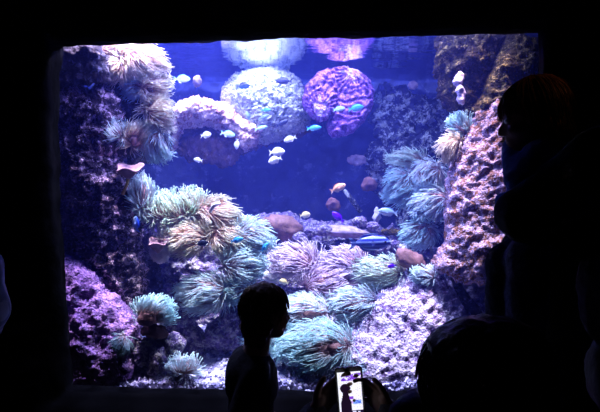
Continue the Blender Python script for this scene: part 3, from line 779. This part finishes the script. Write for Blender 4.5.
def hair_strands(Mx, s, n, length, rad, base, seed, spread=1.0, back=True):
    rr = random.Random(seed); vs, fs = [], []
    for k in range(n):
        th = rr.uniform(.0, 1.35)*spread; ph = rr.uniform(0, 2*math.pi)
        u = Vector((math.sin(th)*math.cos(ph)-.15, math.sin(th)*math.sin(ph), math.cos(th))).normalized()
        p = Vector((-.015, 0, .035))+Vector((u.x*(.092+base), u.y*(.074+base), u.z*(.082+base)))
        out = Vector((u.x, u.y, 0)); out = out.normalized() if out.length > .05 else Vector((-1, 0, 0))
        pts = [p.copy()]; q = p.copy()
        for i in range(7):
            cc = Vector((-.015, 0, .035)); e = (q-cc); e = Vector((e.x/.092, e.y/.074, e.z/.082)).normalized()
            tgt = Vector((out.x, out.y, -1.2)) if q.z > 0 else Vector((out.x*.1-.1, out.y*.1, -1))
            dd = tgt-e*tgt.dot(e)*(.95 if q.z > -.02 else .2)
            dd += Vector((noise.noise(q*30+Vector((k, 0, 0))), noise.noise(q*30+Vector((0, k, 0))), 0))*.35
            q = q+dd.normalized()*length/7*rr.uniform(.85, 1.1); pts.append(q.copy())
            if q.x > .045 and q.z < .03: break
        if len(pts) < 3: continue
        tube([Mx@(x*s) for x in pts], [rad*(1-.7*i/len(pts)) for i in range(len(pts))], vs, fs, sides=4)
    return vs, fs
def hair(Mx, s, mat, parent, style='short', seed=1, strands=500):
    def E(c, r): return ('e', Mx@(Vector(c)*s), [x*s for x in r], Mx.to_3x3())
    pr = [E((-.026, 0, .046), (.097, .085, .088)), E((-.05, 0, -.0), (.068, .08, .075))]
    if style == 'flat': pr += [E((-.03, 0, .085), (.078, .092, .048)), E((-.03, 0, -.05), (.07, .088, .09))]
    if style == 'long': pr += [E((-.045, 0, -.10), (.052, .06, .07))]
    if style in ('bob', 'long'): pr += [E((-.058, 0, -.055), (.055, .075, .07)), E((-.03, .062, -.03), (.04, .024, .06)), E((-.03, -.062, -.03), (.04, .024, .06))]
    o = fuse('hair', pr, mat, parent, voxel=.007, smooth=4, noisef=((.006, 14), (.004, 45)))
    vs, fs = hair_strands(Mx, s, strands, .17 if style == 'bob' else .11, .0022, .012, seed)
    wlink('hair_strands', vs, fs, mat, o)
    return o
def shoe(p, yaw, s, mat, parent):
    Rz = Matrix.Rotation(math.radians(yaw), 3, 'Z')
    def E(c, r): return ('e', Vector(p)+Rz@(Vector(c)*s), [x*s for x in r], Rz)
    fuse('shoe', [E((.10, 0, .035), (.14, .045, .032)), E((0, 0, .05), (.055, .042, .05)), E((.17, 0, .03), (.06, .05, .028))], mat, parent, .008)
def hand_prims(Mx, s, curl=20, side=1, spread=5, thumb=(35, 25)):
    """wrist at origin, fingers along +x, palm faces -z, thumb leaves the +y*side edge near the wrist"""
    out = []
    def E(c, r): out.append(('e', Mx@(Vector(c)*s), [x*s for x in r], Mx.to_3x3()))
    E((.045, 0, 0), (.050, .040, .014)); E((.07, 0, .001), (.028, .042, .012)); E((.03, side*.022, -.006), (.032, .020, .014))
    base = [(.088, .030, .040, 0), (.094, .011, .045, 1), (.090, -.009, .041, 2), (.080, -.028, .032, 3)]
    for bx_, by, l1, k in base:
        a = math.radians(spread*(1.2-k)*side); p = Vector((bx_-.02, by*side, 0)); ang = math.radians(curl*(.6+.12*k)); r = .0092-.0006*k
        dv = Vector((math.cos(a), math.sin(a), 0)); q = Vector((bx_, by*side, 0))
        out.append(('c', Mx@(p*s), r*s*1.05, Mx@(q*s), r*s*1.02))
        for j, L in enumerate((l1, l1*.62, l1*.5)):
            dd = dv*math.cos(ang)+Vector((0, 0, -math.sin(ang))); q2 = q+dd*L
            out.append(('c', Mx@(q*s), r*s, Mx@(q2*s), r*s*.90)); q = q2; r *= .92; ang += math.radians(curl*(1.1 if j == 0 else .8))
    a = math.radians(thumb[0]); p = Vector((.02, side*.022, -.006)); ang = math.radians(thumb[1]); r = .0115
    for L in (.036, .030, .024):
        dd = Vector((math.cos(a)*math.cos(ang), side*math.sin(a)*math.cos(ang), -math.sin(ang))); q = p+dd*L
        out.append(('c', Mx@(p*s), r*s, Mx@(q*s), r*s*.9)); p = q; r *= .92; a -= math.radians(14); ang += math.radians(6)
    return out
def frame(p, x, z):  # matrix with local x along x, local z near z
    x = Vector(x).normalized(); y = Vector(z).cross(x).normalized(); z = x.cross(y)
    m_ = Matrix(((x.x, y.x, z.x, p[0]), (x.y, y.y, z.y, p[1]), (x.z, y.z, z.z, p[2]), (0, 0, 0, 1))); return m_
M['skin'] = plain('skin', (.42, .26, .19), .55, .08, 30, .05)
M['eyeball'] = plain('eyeball', (.6, .6, .6), .2, .05, 30, 0)
M['hair_dark'] = plain('dark_hair', (.02, .014, .01), .45, .4, 60, .3)
M['hair_brown'] = plain('brown_hair', (.10, .05, .025), .45, .4, 60, .3)
M['cloth_dark'] = plain('dark_cloth', (.025, .025, .032), .9, .25, 60, .3)
M['cloth_grey'] = plain('charcoal_cloth', (.04, .04, .05), .9, .25, 60, .3)
M['cloth_blue'] = plain('blue_cloth', (.04, .09, .42), .85, .25, 60, .3)
M['cloth_navy'] = plain('navy_cloth', (.04, .045, .12), .85, .25, 60, .3)
M['denim'] = plain('denim', (.06, .07, .13), .9, .3, 120, .3)
M['shoe'] = plain('shoe_leather', (.02, .02, .02), .6, .2, 40, .1)
def C(a, r0, b, r1): return ('c', Vector(a), r0, Vector(b), r1)
def E(c, r, rot=None): return ('e', Vector(c), list(r)) if rot is None else ('e', Vector(c), list(r), rot)

# --- child standing in front of the glass, head in profile
def person(name, loc, label): return empty(name, loc, label, 'person')
D = 1.85
root = person('person', (P(250, 350, D).x, D, 0), 'small child silhouette with short bobbed hair standing before the glass, facing right')
hc = P(267, 313, D); HM = headM(hc, 28, 4); s = .88
sh = P(252, 354, D)              # base of the neck
hip = Vector((sh.x-.01, D, .52)); chest = Vector((sh.x-.004, D, sh.z-.10))
yw = math.radians(28); side = Vector((-math.sin(yw), math.cos(yw), 0)); fwd = Vector((math.cos(yw), math.sin(yw), 0))
shl = sh+side*.09+Vector((0, 0, -.05)); shr = sh-side*.095+Vector((0, 0, -.05))-fwd*.02
Rt = Matrix.Rotation(yw, 3, 'Z')
torso = [E(chest, (.088, .115, .12), Rt), E(chest+Vector((0, 0, -.12)), (.075, .105, .13), Rt), E(hip, (.085, .11, .10), Rt), C(sh+Vector((0, 0, -.03)), .05, shl, .042), C(sh+Vector((0, 0, -.03)), .05, shr, .042)]
er = shr+Vector((-.075, -.03, -.17)); wr = er+Vector((.07, .02, -.15)); el = shl+Vector((.03, .03, -.18)); wl = el+Vector((.10, .05, -.10))
arms = [C(shr, .042, er, .033), C(er, .033, wr, .023), C(shl, .042, el, .033), C(el, .033, wl, .023)]
legs = []
for sg in (-1, 1):
    k0 = hip+side*.055*sg; kn = Vector((k0.x+.01, k0.y, .29)); an = Vector((k0.x, k0.y, .06)); legs += [C(k0, .07, kn, .05), C(kn, .05, an, .033)]
neck = [C(hc+Vector((-.022, 0, -.05)), .045, sh+Vector((0, 0, -.02)), .047)]
hands = hand_prims(frame(wr, (.1, .05, -1), fwd), .62, 22, 1)+hand_prims(frame(wl, (.6, .2, -.8), fwd), .62, 22, -1)
body = fuse('body', head_prims(HM, s)+neck+torso+arms+legs+hands, M['skin'], root, .0065, 0, 4)
eyes(HM, s, body)
hair(HM, s*1.02, M['hair_brown'], root, 'long', 3, 420)
fuse('shirt', torso[:4]+torso[4:]+[arms[0], arms[2], C(er, .033, er.lerp(wr, .3), .03), C(el, .033, el.lerp(wl, .3), .03)], M['cloth_dark'], root, .008, .013, 5, ((.006, 9),))
fuse('trousers', [torso[2]]+legs, M['denim'], root, .009, .012, 5, ((.006, 9),))
for sg in (-1, 1): shoe(hip+side*.055*sg+Vector((0, 0, -.52)), 28, .72, M['shoe'], root)

# --- seated person holding up the phone
px0 = -.05
root = person('person', (px0, 1.0, 0), 'dark silhouetted person whose two raised hands hold the lit phone')
hc = Vector((px0-.0, 1.02, .70)); HM = headM(hc, 88, -12)
shc = Vector((px0, 1.0, .52)); sl = shc+Vector((-.18, 0, -.03)); sr = shc+Vector((.18, 0, -.03))
ph_c = P(350, 392, 1.5); 
lw = P(314, 414, 1.49); rw = P(392, 414, 1.46); lf = P(345, 376, 1.535); rf = P(362, 384, 1.53)
le = Vector((px0-.10, 1.28, .58)); re_ = Vector((px0+.30, 1.28, .58))
Rh = Matrix.Rotation(0, 3, 'Z')
torso = [E((px0, 1.0, .38), (.17, .11, .17)), E((px0, .98, .22), (.16, .12, .15)), E((px0, .98, .13), (.18, .14, .11)), C(shc, .06, sl, .06), C(shc, .06, sr, .06)]
arms = [C(sl, .058, le, .045), C(le, .045, lw, .030), C(sr, .058, re_, .045), C(re_, .045, rw, .030)]
legs = []
for sg in (-1, 1):
    kn = Vector((px0+sg*.30, 1.34, .12)); legs += [C((px0+sg*.11, 1.0, .11), .085, kn, .062), C(kn, .06, (px0-sg*.06, 1.44, .07), .042)]
LH = hand_prims(frame(lw, lf-lw, (-.4, 1, .3)), 1.0, 22, -1, 2, (42, -6))
RH = hand_prims(frame(rw, rf-rw, (.4, 1, .3)), .95, 34, 1, 2, (34, -4))
body = fuse('body', head_prims(HM, 1)+torso+arms+legs+[C(hc+Vector((0, -.03, -.08)), .055, shc, .06)], M['skin'], root, .010, 0, 4)
fuse('hand', LH+[C(lw-(lf-lw).normalized()*.05, .026, lw, .026)], M['skin'], body, .0035, 0, 3)
fuse('hand', RH+[C(rw-(rf-rw).normalized()*.05, .026, rw, .026)], M['skin'], body, .0035, 0, 3)
eyes(HM, 1, body)
hair(HM, 1.0, M['hair_dark'], root, 'short', 9, 150)
fuse('sweater', torso+arms+[C(le.lerp(lw, .6), .036, lw-(lf-lw).normalized()*.03, .030), C(re_.lerp(rw, .6), .036, rw-(rf-rw).normalized()*.03, .030)], M['cloth_grey'], root, .010, .012, 5, ((.008, 8),))
fuse('trousers', [torso[2]]+legs, M['denim'], root, .010, .012, 5, ((.008, 8),))
for sg in (-1, 1): shoe((px0-sg*.10, 1.50, .01), 90+sg*60, .9, M['shoe'], root)

# phone
tilt = math.radians(4.5)
pr = empty('phone', ph_c+Vector((0, 0, -.075)), 'lit phone filming the child and the tank, held up at bottom centre', 'phone')
def rbox(w_, h_, t_, r_, y0, n=6):
    pts = []
    for cx_, cz_, a0 in ((w_/2-r_, h_/2-r_, 0), (-w_/2+r_, h_/2-r_, 90), (-w_/2+r_, -h_/2+r_, 180), (w_/2-r_, -h_/2+r_, 270)):
        for i in range(n+1):
            a = math.radians(a0+90*i/n); pts.append((cx_+r_*math.cos(a), cz_+r_*math.sin(a)))
    m_ = len(pts); rot = lambda x, y, z: Vector((x*math.cos(tilt)-z*math.sin(tilt), y, x*math.sin(tilt)+z*math.cos(tilt)+.075))
    vs = [rot(x*.97, y0-t_/2, z*.985) for x, z in pts]+[rot(x, y0-t_/2+.0015, z) for x, z in pts]+[rot(x, y0+t_/2-.0015, z) for x, z in pts]+[rot(x*.97, y0+t_/2, z*.985) for x, z in pts]
    fs = [list(range(m_))]+[(k*m_+i, k*m_+(i+1) % m_, (k+1)*m_+(i+1) % m_, (k+1)*m_+i) for k in range(3) for i in range(m_)]+[[3*m_+i for i in reversed(range(m_))]]
    return vs, fs, rot
PW, PH = .086, .158
v, f, rot = rbox(PW, PH, .009, .010, 0)
M['phone'] = plain('phone_body', (.012, .012, .014), .25, .05, 5, 0, 0, .5)
link('case', v, f, M['phone'], pr)
m, nt, ns, ls = new_mat('phone_screen'); a = node(ns, 'ShaderNodeAttribute', attribute_name='pic'); em = node(ns, 'ShaderNodeEmission', Strength=1.0)
ls.new(a.outputs['Color'], em.inputs['Color']); o = node(ns, 'ShaderNodeOutputMaterial'); ls.new(em.outputs[0], o.inputs['Surface']); M['screen'] = m
SW, SH = .073, .136; nx, ny = 40, 78; vs, fs, cols = [], [], []
for j in range(ny+1):
    for i in range(nx+1):
        vs.append(rot(-SW/2+SW*i/nx, -.0052, -SH/2+SH*j/ny-.003))
for j in range(ny):
    for i in range(nx):
        a = j*(nx+1)+i; fs.append((a, a+1, a+nx+2, a+nx+1))
def pic(u, w_):   # u 0..1 left-right, w_ 0..1 from the top: the live picture of the tank and child
    wn = noise.fractal(Vector((u*6, w_*12, 0)), .8, 2, 3); w2 = noise.noise(Vector((u*22, w_*44, 5)))
    c = Vector((.90, .88, 1.0))
    if w2 > .28: c = Vector((.62, .60, .98))
    if w_ < .21 and u > .14 and w_ > .035 and wn > -.12-(.1 if u > .4 else 0): c = Vector((.16, .04, .62)) if w2 < .15 else Vector((.35, .15, .8))
    if abs(u-.78) < .17 and abs(w_-.70) < .045: c = Vector((.10, .15, .75)) if w2 > -.2 else Vector((.3, .6, .95))
    if abs(u-.5) < .1 and abs(w_-.70) < .03: c = Vector((.65, .4, .9))
    hd = ((u-.30)/.22)**2+((w_-.375)/.105)**2 < 1
    bd = (w_ > .42 and abs(u-.30) < .12+.10*min(1, max(0, (w_-.5)*5)))
    if hd or bd: c = Vector((.01, .004, .015))
    if (.44 < u < .62 and .56 < w_ < .63): c = Vector((.2, .05, .6))
    if w_ > .885 and u > .40:
        c = Vector((.012, .006, .03)) if not (abs(u-.62) < .07 and w_ > .90 or abs(u-.82) < .05 and w_ > .91) else Vector((.6, .6, .9))
    if u < .035: c = Vector((.85, .9, 1))
    return c*1.15
so = link('screen', vs, fs, M['screen'], pr, smooth=False)
ca = so.data.color_attributes.new('pic', 'FLOAT_COLOR', 'CORNER')
for pl in so.data.polygons:
    k = pl.index; i = k % nx; j = k//nx; c = pic((i+.5)/nx, 1-(j+.5)/ny)
    for li in pl.loop_indices: ca.data[li].color = (c.x, c.y, c.z, 1)
so['label'] = 'bright screen showing the tank and the child'

# --- crouching adult, back of the head
D = .93
hc = P(478, 397, D); root = person('person', (hc.x, D, 0), 'back of a dark haired head of a crouching adult at lower right')
HM = headM(hc, 100, 0); s = 1.0
shc = hc+Vector((.05, -.03, -.24)); sl = shc+Vector((-.18, 0, -.03)); sr = shc+Vector((.18, 0, -.03)); hipc = Vector((hc.x, D-.08, .38))
torso = [E(shc+Vector((0, 0, -.14)), (.17, .11, .17)), E((hc.x, D-.06, .56), (.15, .11, .16)), E(hipc, (.17, .13, .12)), C(shc, .06, sl, .06), C(shc, .06, sr, .06)]
le = P(415, 420, 1.02); lw = Vector((le.x+.10, le.y+.18, le.z+.10-.02)); re_ = sr+Vector((.05, .10, -.24)); rw = re_+Vector((-.08, .2, .06))
lw = Vector((le.x+.12, le.y+.16, le.z-.03))
arms = [C(sl, .055, le, .043), C(le, .043, lw, .028), C(sr, .055, re_, .043), C(re_, .043, rw, .028)]
legs = []
for sg in (-1, 1):
    kn = Vector((hc.x+sg*.14, D+.32, .36 if sg > 0 else .10)); an = Vector((hc.x+sg*.14, D+.26 if sg > 0 else D-.25, .07)); legs += [C(hipc+Vector((sg*.09, 0, -.02)), .09, kn, .062), C(kn, .06, an, .042)]
body = fuse('body', head_prims(HM, s)+[C(hc+Vector((0, -.03, -.08)), .055, shc, .06)]+torso+arms+legs+hand_prims(frame(lw, lw-le, (0, 0, 1)), 1, 25, -1)+hand_prims(frame(rw, rw-re_, (0, 0, 1)), 1, 25, 1), M['skin'], root, .009, 0, 4)
eyes(HM, s, body)
hair(HM, 1.22, M['hair_dark'], root, 'flat', 5, 900)
fuse('jacket', torso+[arms[0], arms[1], arms[2], arms[3]], M['cloth_navy'], root, .009, .014, 5, ((.010, 10),))
fuse('trousers', [torso[2]]+legs, M['cloth_dark'], root, .010, .012, 5, ((.008, 8),))
shoe((hc.x+.14, D+.24, .0), 90, 1, M['shoe'], root); shoe((hc.x-.14, D-.30, .0), 90, 1, M['shoe'], root)

# --- adult at right holding a toddler
root = person('person', (.86, 1.15, 0), 'large dark adult silhouette at the right edge carrying a toddler')
hc = Vector((.98, 1.18, 1.86)); HM = headM(hc, 150, 10)
shc = Vector((.93, 1.14, 1.60)); sl = P(598, 168, 1.13); sr = Vector((1.10, 1.24, 1.55)); hipc = Vector((.90, 1.16, .98))
torso = [E((.90, 1.16, 1.42), (.19, .14, .20)), E((.88, 1.16, 1.20), (.18, .14, .20)), E(hipc, (.18, .15, .14)), C(shc, .065, sl, .072), C(shc, .065, sr, .07)]
le = P(522, 216, 1.20); lw = Vector((le.x+.14, 1.42, le.z-.04)); re_ = Vector((1.02, 1.48, 1.33)); rw = Vector((.80, 1.50, 1.36))
arms = [C(sl, .075, le, .050), C(le, .050, lw, .034), C(sr, .07, re_, .052), C(re_, .048, rw, .034)]
legs = []
for sg in (-1, 1):
    k0 = hipc+Vector((0.02*sg, .09*sg, -.04)); kn = Vector((.88, 1.16+.1*sg, .52)); an = Vector((.89, 1.16+.1*sg, .09)); legs += [C(k0, .10, kn, .068), C(kn, .066, an, .045)]
body = fuse('body', head_prims(HM, 1)+[C(hc+Vector((0, 0, -.08)), .06, shc, .062)]+torso+arms+legs+hand_prims(frame(lw, lw-le, (0, 0, 1)), 1, 25, 1)+hand_prims(frame(rw, rw-re_, (0, 0, 1)), 1, 25, -1), M['skin'], root, .010, 0, 4)
eyes(HM, 1, body)
hair(HM, 1.03, M['hair_dark'], root, 'short', 15, 100)
fuse('sweater', torso+[arms[0], arms[1], arms[2], arms[3]], M['cloth_dark'], root, .010, .014, 5, ((.012, 8),))
fuse('trousers', [torso[2]]+legs, M['cloth_dark'], root, .010, .014, 5, ((.008, 8),))
for sg in (-1, 1): shoe((.92, 1.16+.1*sg, 0), 160, 1.05, M['shoe'], root)
D = 1.36
hc = P(533, 117, D); root = person('person', P(545, 240, D), 'toddler with brown hair and blue top held in the arms of an adult at right')
HM = headM(hc, 162, 12); s = .88
sh = P(546, 152, D); hipc = P(548, 238, D)
torso = [E(sh.lerp(hipc, .35), (.09, .11, .12)), E(sh.lerp(hipc, .7), (.09, .10, .12)), E(hipc, (.09, .10, .08)), C(sh, .045, sh+Vector((-.05, -.06, -.03)), .045), C(sh, .045, sh+Vector((.0, .09, -.03)), .045)]
s1 = sh+Vector((-.05, -.06, -.03)); e1 = P(520, 180, D-.05); w1 = P(512, 150, D+.06); s2 = sh+Vector((0, .09, -.03)); e2 = s2+Vector((-.02, .03, -.13)); w2_ = e2+Vector((.0, .10, .02))
arms = [C(s1, .040, e1, .034), C(e1, .032, w1, .023), C(s2, .040, e2, .034), C(e2, .032, w2_, .023)]
k1 = P(528, 262, D-.06); a1 = P(526, 338, D-.04); k2 = P(502, 262, D+.02); a2 = P(502, 322, D+.04)
legs = [C(hipc+Vector((0, -.04, 0)), .065, k1, .050), C(k1, .048, a1, .036), C(hipc+Vector((0, .05, 0)), .06, k2, .036), C(k2, .032, a2, .030)]
body = fuse('body', head_prims(HM, s)+[C(hc+Vector((0, 0, -.05)), .045, sh, .05)]+torso+arms+legs+hand_prims(frame(w1, w1-e1, (1, 0, 0)), .6, 25, 1)+hand_prims(frame(w2_, w2_-e2, (0, 0, 1)), .6, 25, -1), M['skin'], root, .007, 0, 4)
eyes(HM, s, body)
hair(HM, .87, M['hair_brown'], root, 'bob', 25, 500)
fuse('jacket', torso+arms, M['cloth_blue'], root, .008, .010, 5, ((.008, 12),))
fuse('trousers', [torso[2]]+legs, M['denim'], root, .008, .012, 5, ((.008, 12),))
for p in (a1, a2): shoe(p+Vector((-.0, 0, -.06)), 170, .55, M['shoe'], root)

# --- person half out of frame at the left edge, striped sleeve
m, nt, ns, ls = new_mat('striped_shirt')
tc = node(ns, 'ShaderNodeTexCoord'); wv = node(ns, 'ShaderNodeTexWave', Scale=22.0, Distortion=.5); wv.bands_direction = 'X'; ls.new(tc.outputs['Object'], wv.inputs['Vector'])
r = ramp(ns, [(.35, (.20, .24, .42)), (.6, (.42, .46, .62))]); ls.new(wv.outputs['Fac'], r.inputs['Fac'])
b = node(ns, 'ShaderNodeBsdfPrincipled', Roughness=.9); ls.new(r.outputs['Color'], b.inputs['Base Color']); o = node(ns, 'ShaderNodeOutputMaterial'); ls.new(b.outputs[0], o.inputs['Surface']); M['stripe'] = m
root = person('person', (-.98, 1.0, 0), 'edge of a pale blue striped sleeve of someone at the left edge')
hc = Vector((-1.02, 1.0, 1.72)); HM = headM(hc, 60, 5); shc = Vector((-1.02, 1.0, 1.46)); sl = shc+Vector((.20, -.02, -.05)); sr = shc+Vector((-.2, .02, -.05)); hipc = Vector((-1.02, 1.0, .95))
torso = [E((-1.02, 1.0, 1.30), (.17, .12, .19)), E((-1.02, 1.0, 1.10), (.16, .12, .18)), E(hipc, (.17, .13, .13)), C(shc, .06, sl, .062), C(shc, .06, sr, .062)]
le = P(-29, 312, 1.0); mid_ = P(-34, 270, 1.0); lw = P(-50, 370, 1.08); re_ = sr+Vector((-.04, .02, -.26)); rw = re_+Vector((.05, .2, -.05))
arms = [C(sl, .062, mid_, .058), C(mid_, .058, le, .056), C(le, .056, lw, .035), C(sr, .06, re_, .045), C(re_, .042, rw, .03)]
legs = []
for sg in (-1, 1): legs += [C(hipc+Vector((sg*.09, 0, -.04)), .095, (-1.02+sg*.1, 1.02, .5), .065), C((-1.02+sg*.1, 1.02, .5), .063, (-1.02+sg*.1, 1.0, .08), .043)]
body = fuse('body', head_prims(HM, 1)+[C(hc+Vector((0, 0, -.08)), .058, shc, .06)]+torso+arms+legs+hand_prims(frame(lw, lw-le, (0, 0, 1)), 1, 25, 1)+hand_prims(frame(rw, rw-re_, (0, 0, 1)), 1, 25, -1), M['skin'], root, .010, 0, 4)
eyes(HM, 1, body); hair(HM, 1.03, M['hair_dark'], root, 'short', 35, 100)
fuse('shirt', torso+arms, M['stripe'], root, .010, .012, 5, ((.008, 8),)); fuse('trousers', [torso[2]]+legs, M['cloth_dark'], root, .010, .014, 5)
for sg in (-1, 1): shoe((-1.02+sg*.1, 1.0, 0), 70, 1.05, M['shoe'], root)

# ------------------------------------------------------------------ light
def area(name, loc, size, sizey, power, color, tgt=None, spread=180):
    l = bpy.data.lights.new(name, 'AREA'); l.shape = 'RECTANGLE'; l.size = size; l.size_y = sizey; l.energy = power; l.color = color; l.spread = math.radians(spread)
    o = bpy.data.objects.new(name, l); COL.objects.link(o); o.location = loc
    if tgt is not None: o.rotation_euler = (Vector(tgt)-Vector(loc)).to_track_quat('-Z', 'Y').to_euler()
    return o
def spot(name, loc, tgt, power, color, ang=40, blend=.8, size=.05):
    l = bpy.data.lights.new(name, 'SPOT'); l.energy = power; l.color = color; l.spot_size = math.radians(ang); l.spot_blend = blend; l.shadow_soft_size = size
    o = bpy.data.objects.new(name, l); COL.objects.link(o); o.location = loc
    o.rotation_euler = (Vector(tgt)-Vector(loc)).to_track_quat('-Z', 'Y').to_euler(); return o
BL = (.46, .50, 1.0)
area('aquarium_light', (-.35, 3.0, 3.05), 2.5, .4, 170, BL)
area('aquarium_light', (-.4, 3.75, 3.1), 2.0, .4, 14, (.22, .30, 1.0))
area('added_front_fill', (-.5, 2.74, 2.44), 2.3, .08, 58, (.42, .42, 1.0), (-.4, 3.2, 1.0))  # unseen fill added behind the frame top to light the reef's front faces
spot('aquarium_spot', (-1.02, 2.85, 3.5), P(140, 60, 3.0), 2400, (1, .86, .74), 20)
spot('aquarium_spot', (-.35, 3.2, 3.7), P(262, 138, 3.7), 420, (.95, 1.0, .92), 20)
spot('aquarium_spot', (-.9, 3.2, 3.7), P(205, 112, 3.6), 600, (1, .80, .80), 20)
spot('aquarium_spot', (.35, 3.1, 3.7), P(338, 100, 3.65), 300, (.88, .7, 1.0), 22)
spot('aquarium_spot', (.75, 2.72, 3.9), P(400, 330, 2.85), 1250, (.74, .68, 1.0), 30)
spot('aquarium_spot', (-.45, 2.68, 3.9), P(225, 245, 2.92), 1150, (.95, .9, .95), 30)
spot('aquarium_spot', (.15, 2.75, 3.9), P(310, 310, 2.95), 820, (.78, .80, 1.0), 34)
spot('aquarium_spot', (1.1, 2.72, 3.8), P(480, 190, 2.9), 600, (1, .74, .88), 20)
spot('aquarium_spot', (-1.1, 2.72, 3.8), P(95, 330, 2.8), 900, (.80, .62, 1), 26)
spot('ceiling_lamp', (1.9, .3, 2.9), P(556, 92, 1.36), 35, (1, .36, .12), 7)

wd = bpy.data.worlds.new('World'); SC.world = wd; wd.use_nodes = True
wd.node_tree.nodes['Background'].inputs[0].default_value = (.01, .012, .02, 1); wd.node_tree.nodes['Background'].inputs[1].default_value = .1

cam = bpy.data.cameras.new('Camera'); co = bpy.data.objects.new('Camera', cam); COL.objects.link(co)
co.location = (0, 0, CZ); co.rotation_euler = (math.pi/2, 0, 0)
cam.sensor_width = 36; cam.lens = 36*F/600; cam.clip_start = .02
SC.camera = co
SC.view_settings.view_transform = 'Standard'; SC.view_settings.look = 'None'; SC.view_settings.gamma = 1; SC.view_settings.exposure = 0
SC.cycles.use_denoising = True
SC.cycles.transparent_max_bounces = 16; SC.cycles.max_bounces = 8; SC.cycles.volume_bounces = 1
SC.cycles.caustics_reflective = False; SC.cycles.caustics_refractive = False
SC.cycles.sample_clamp_indirect = 4
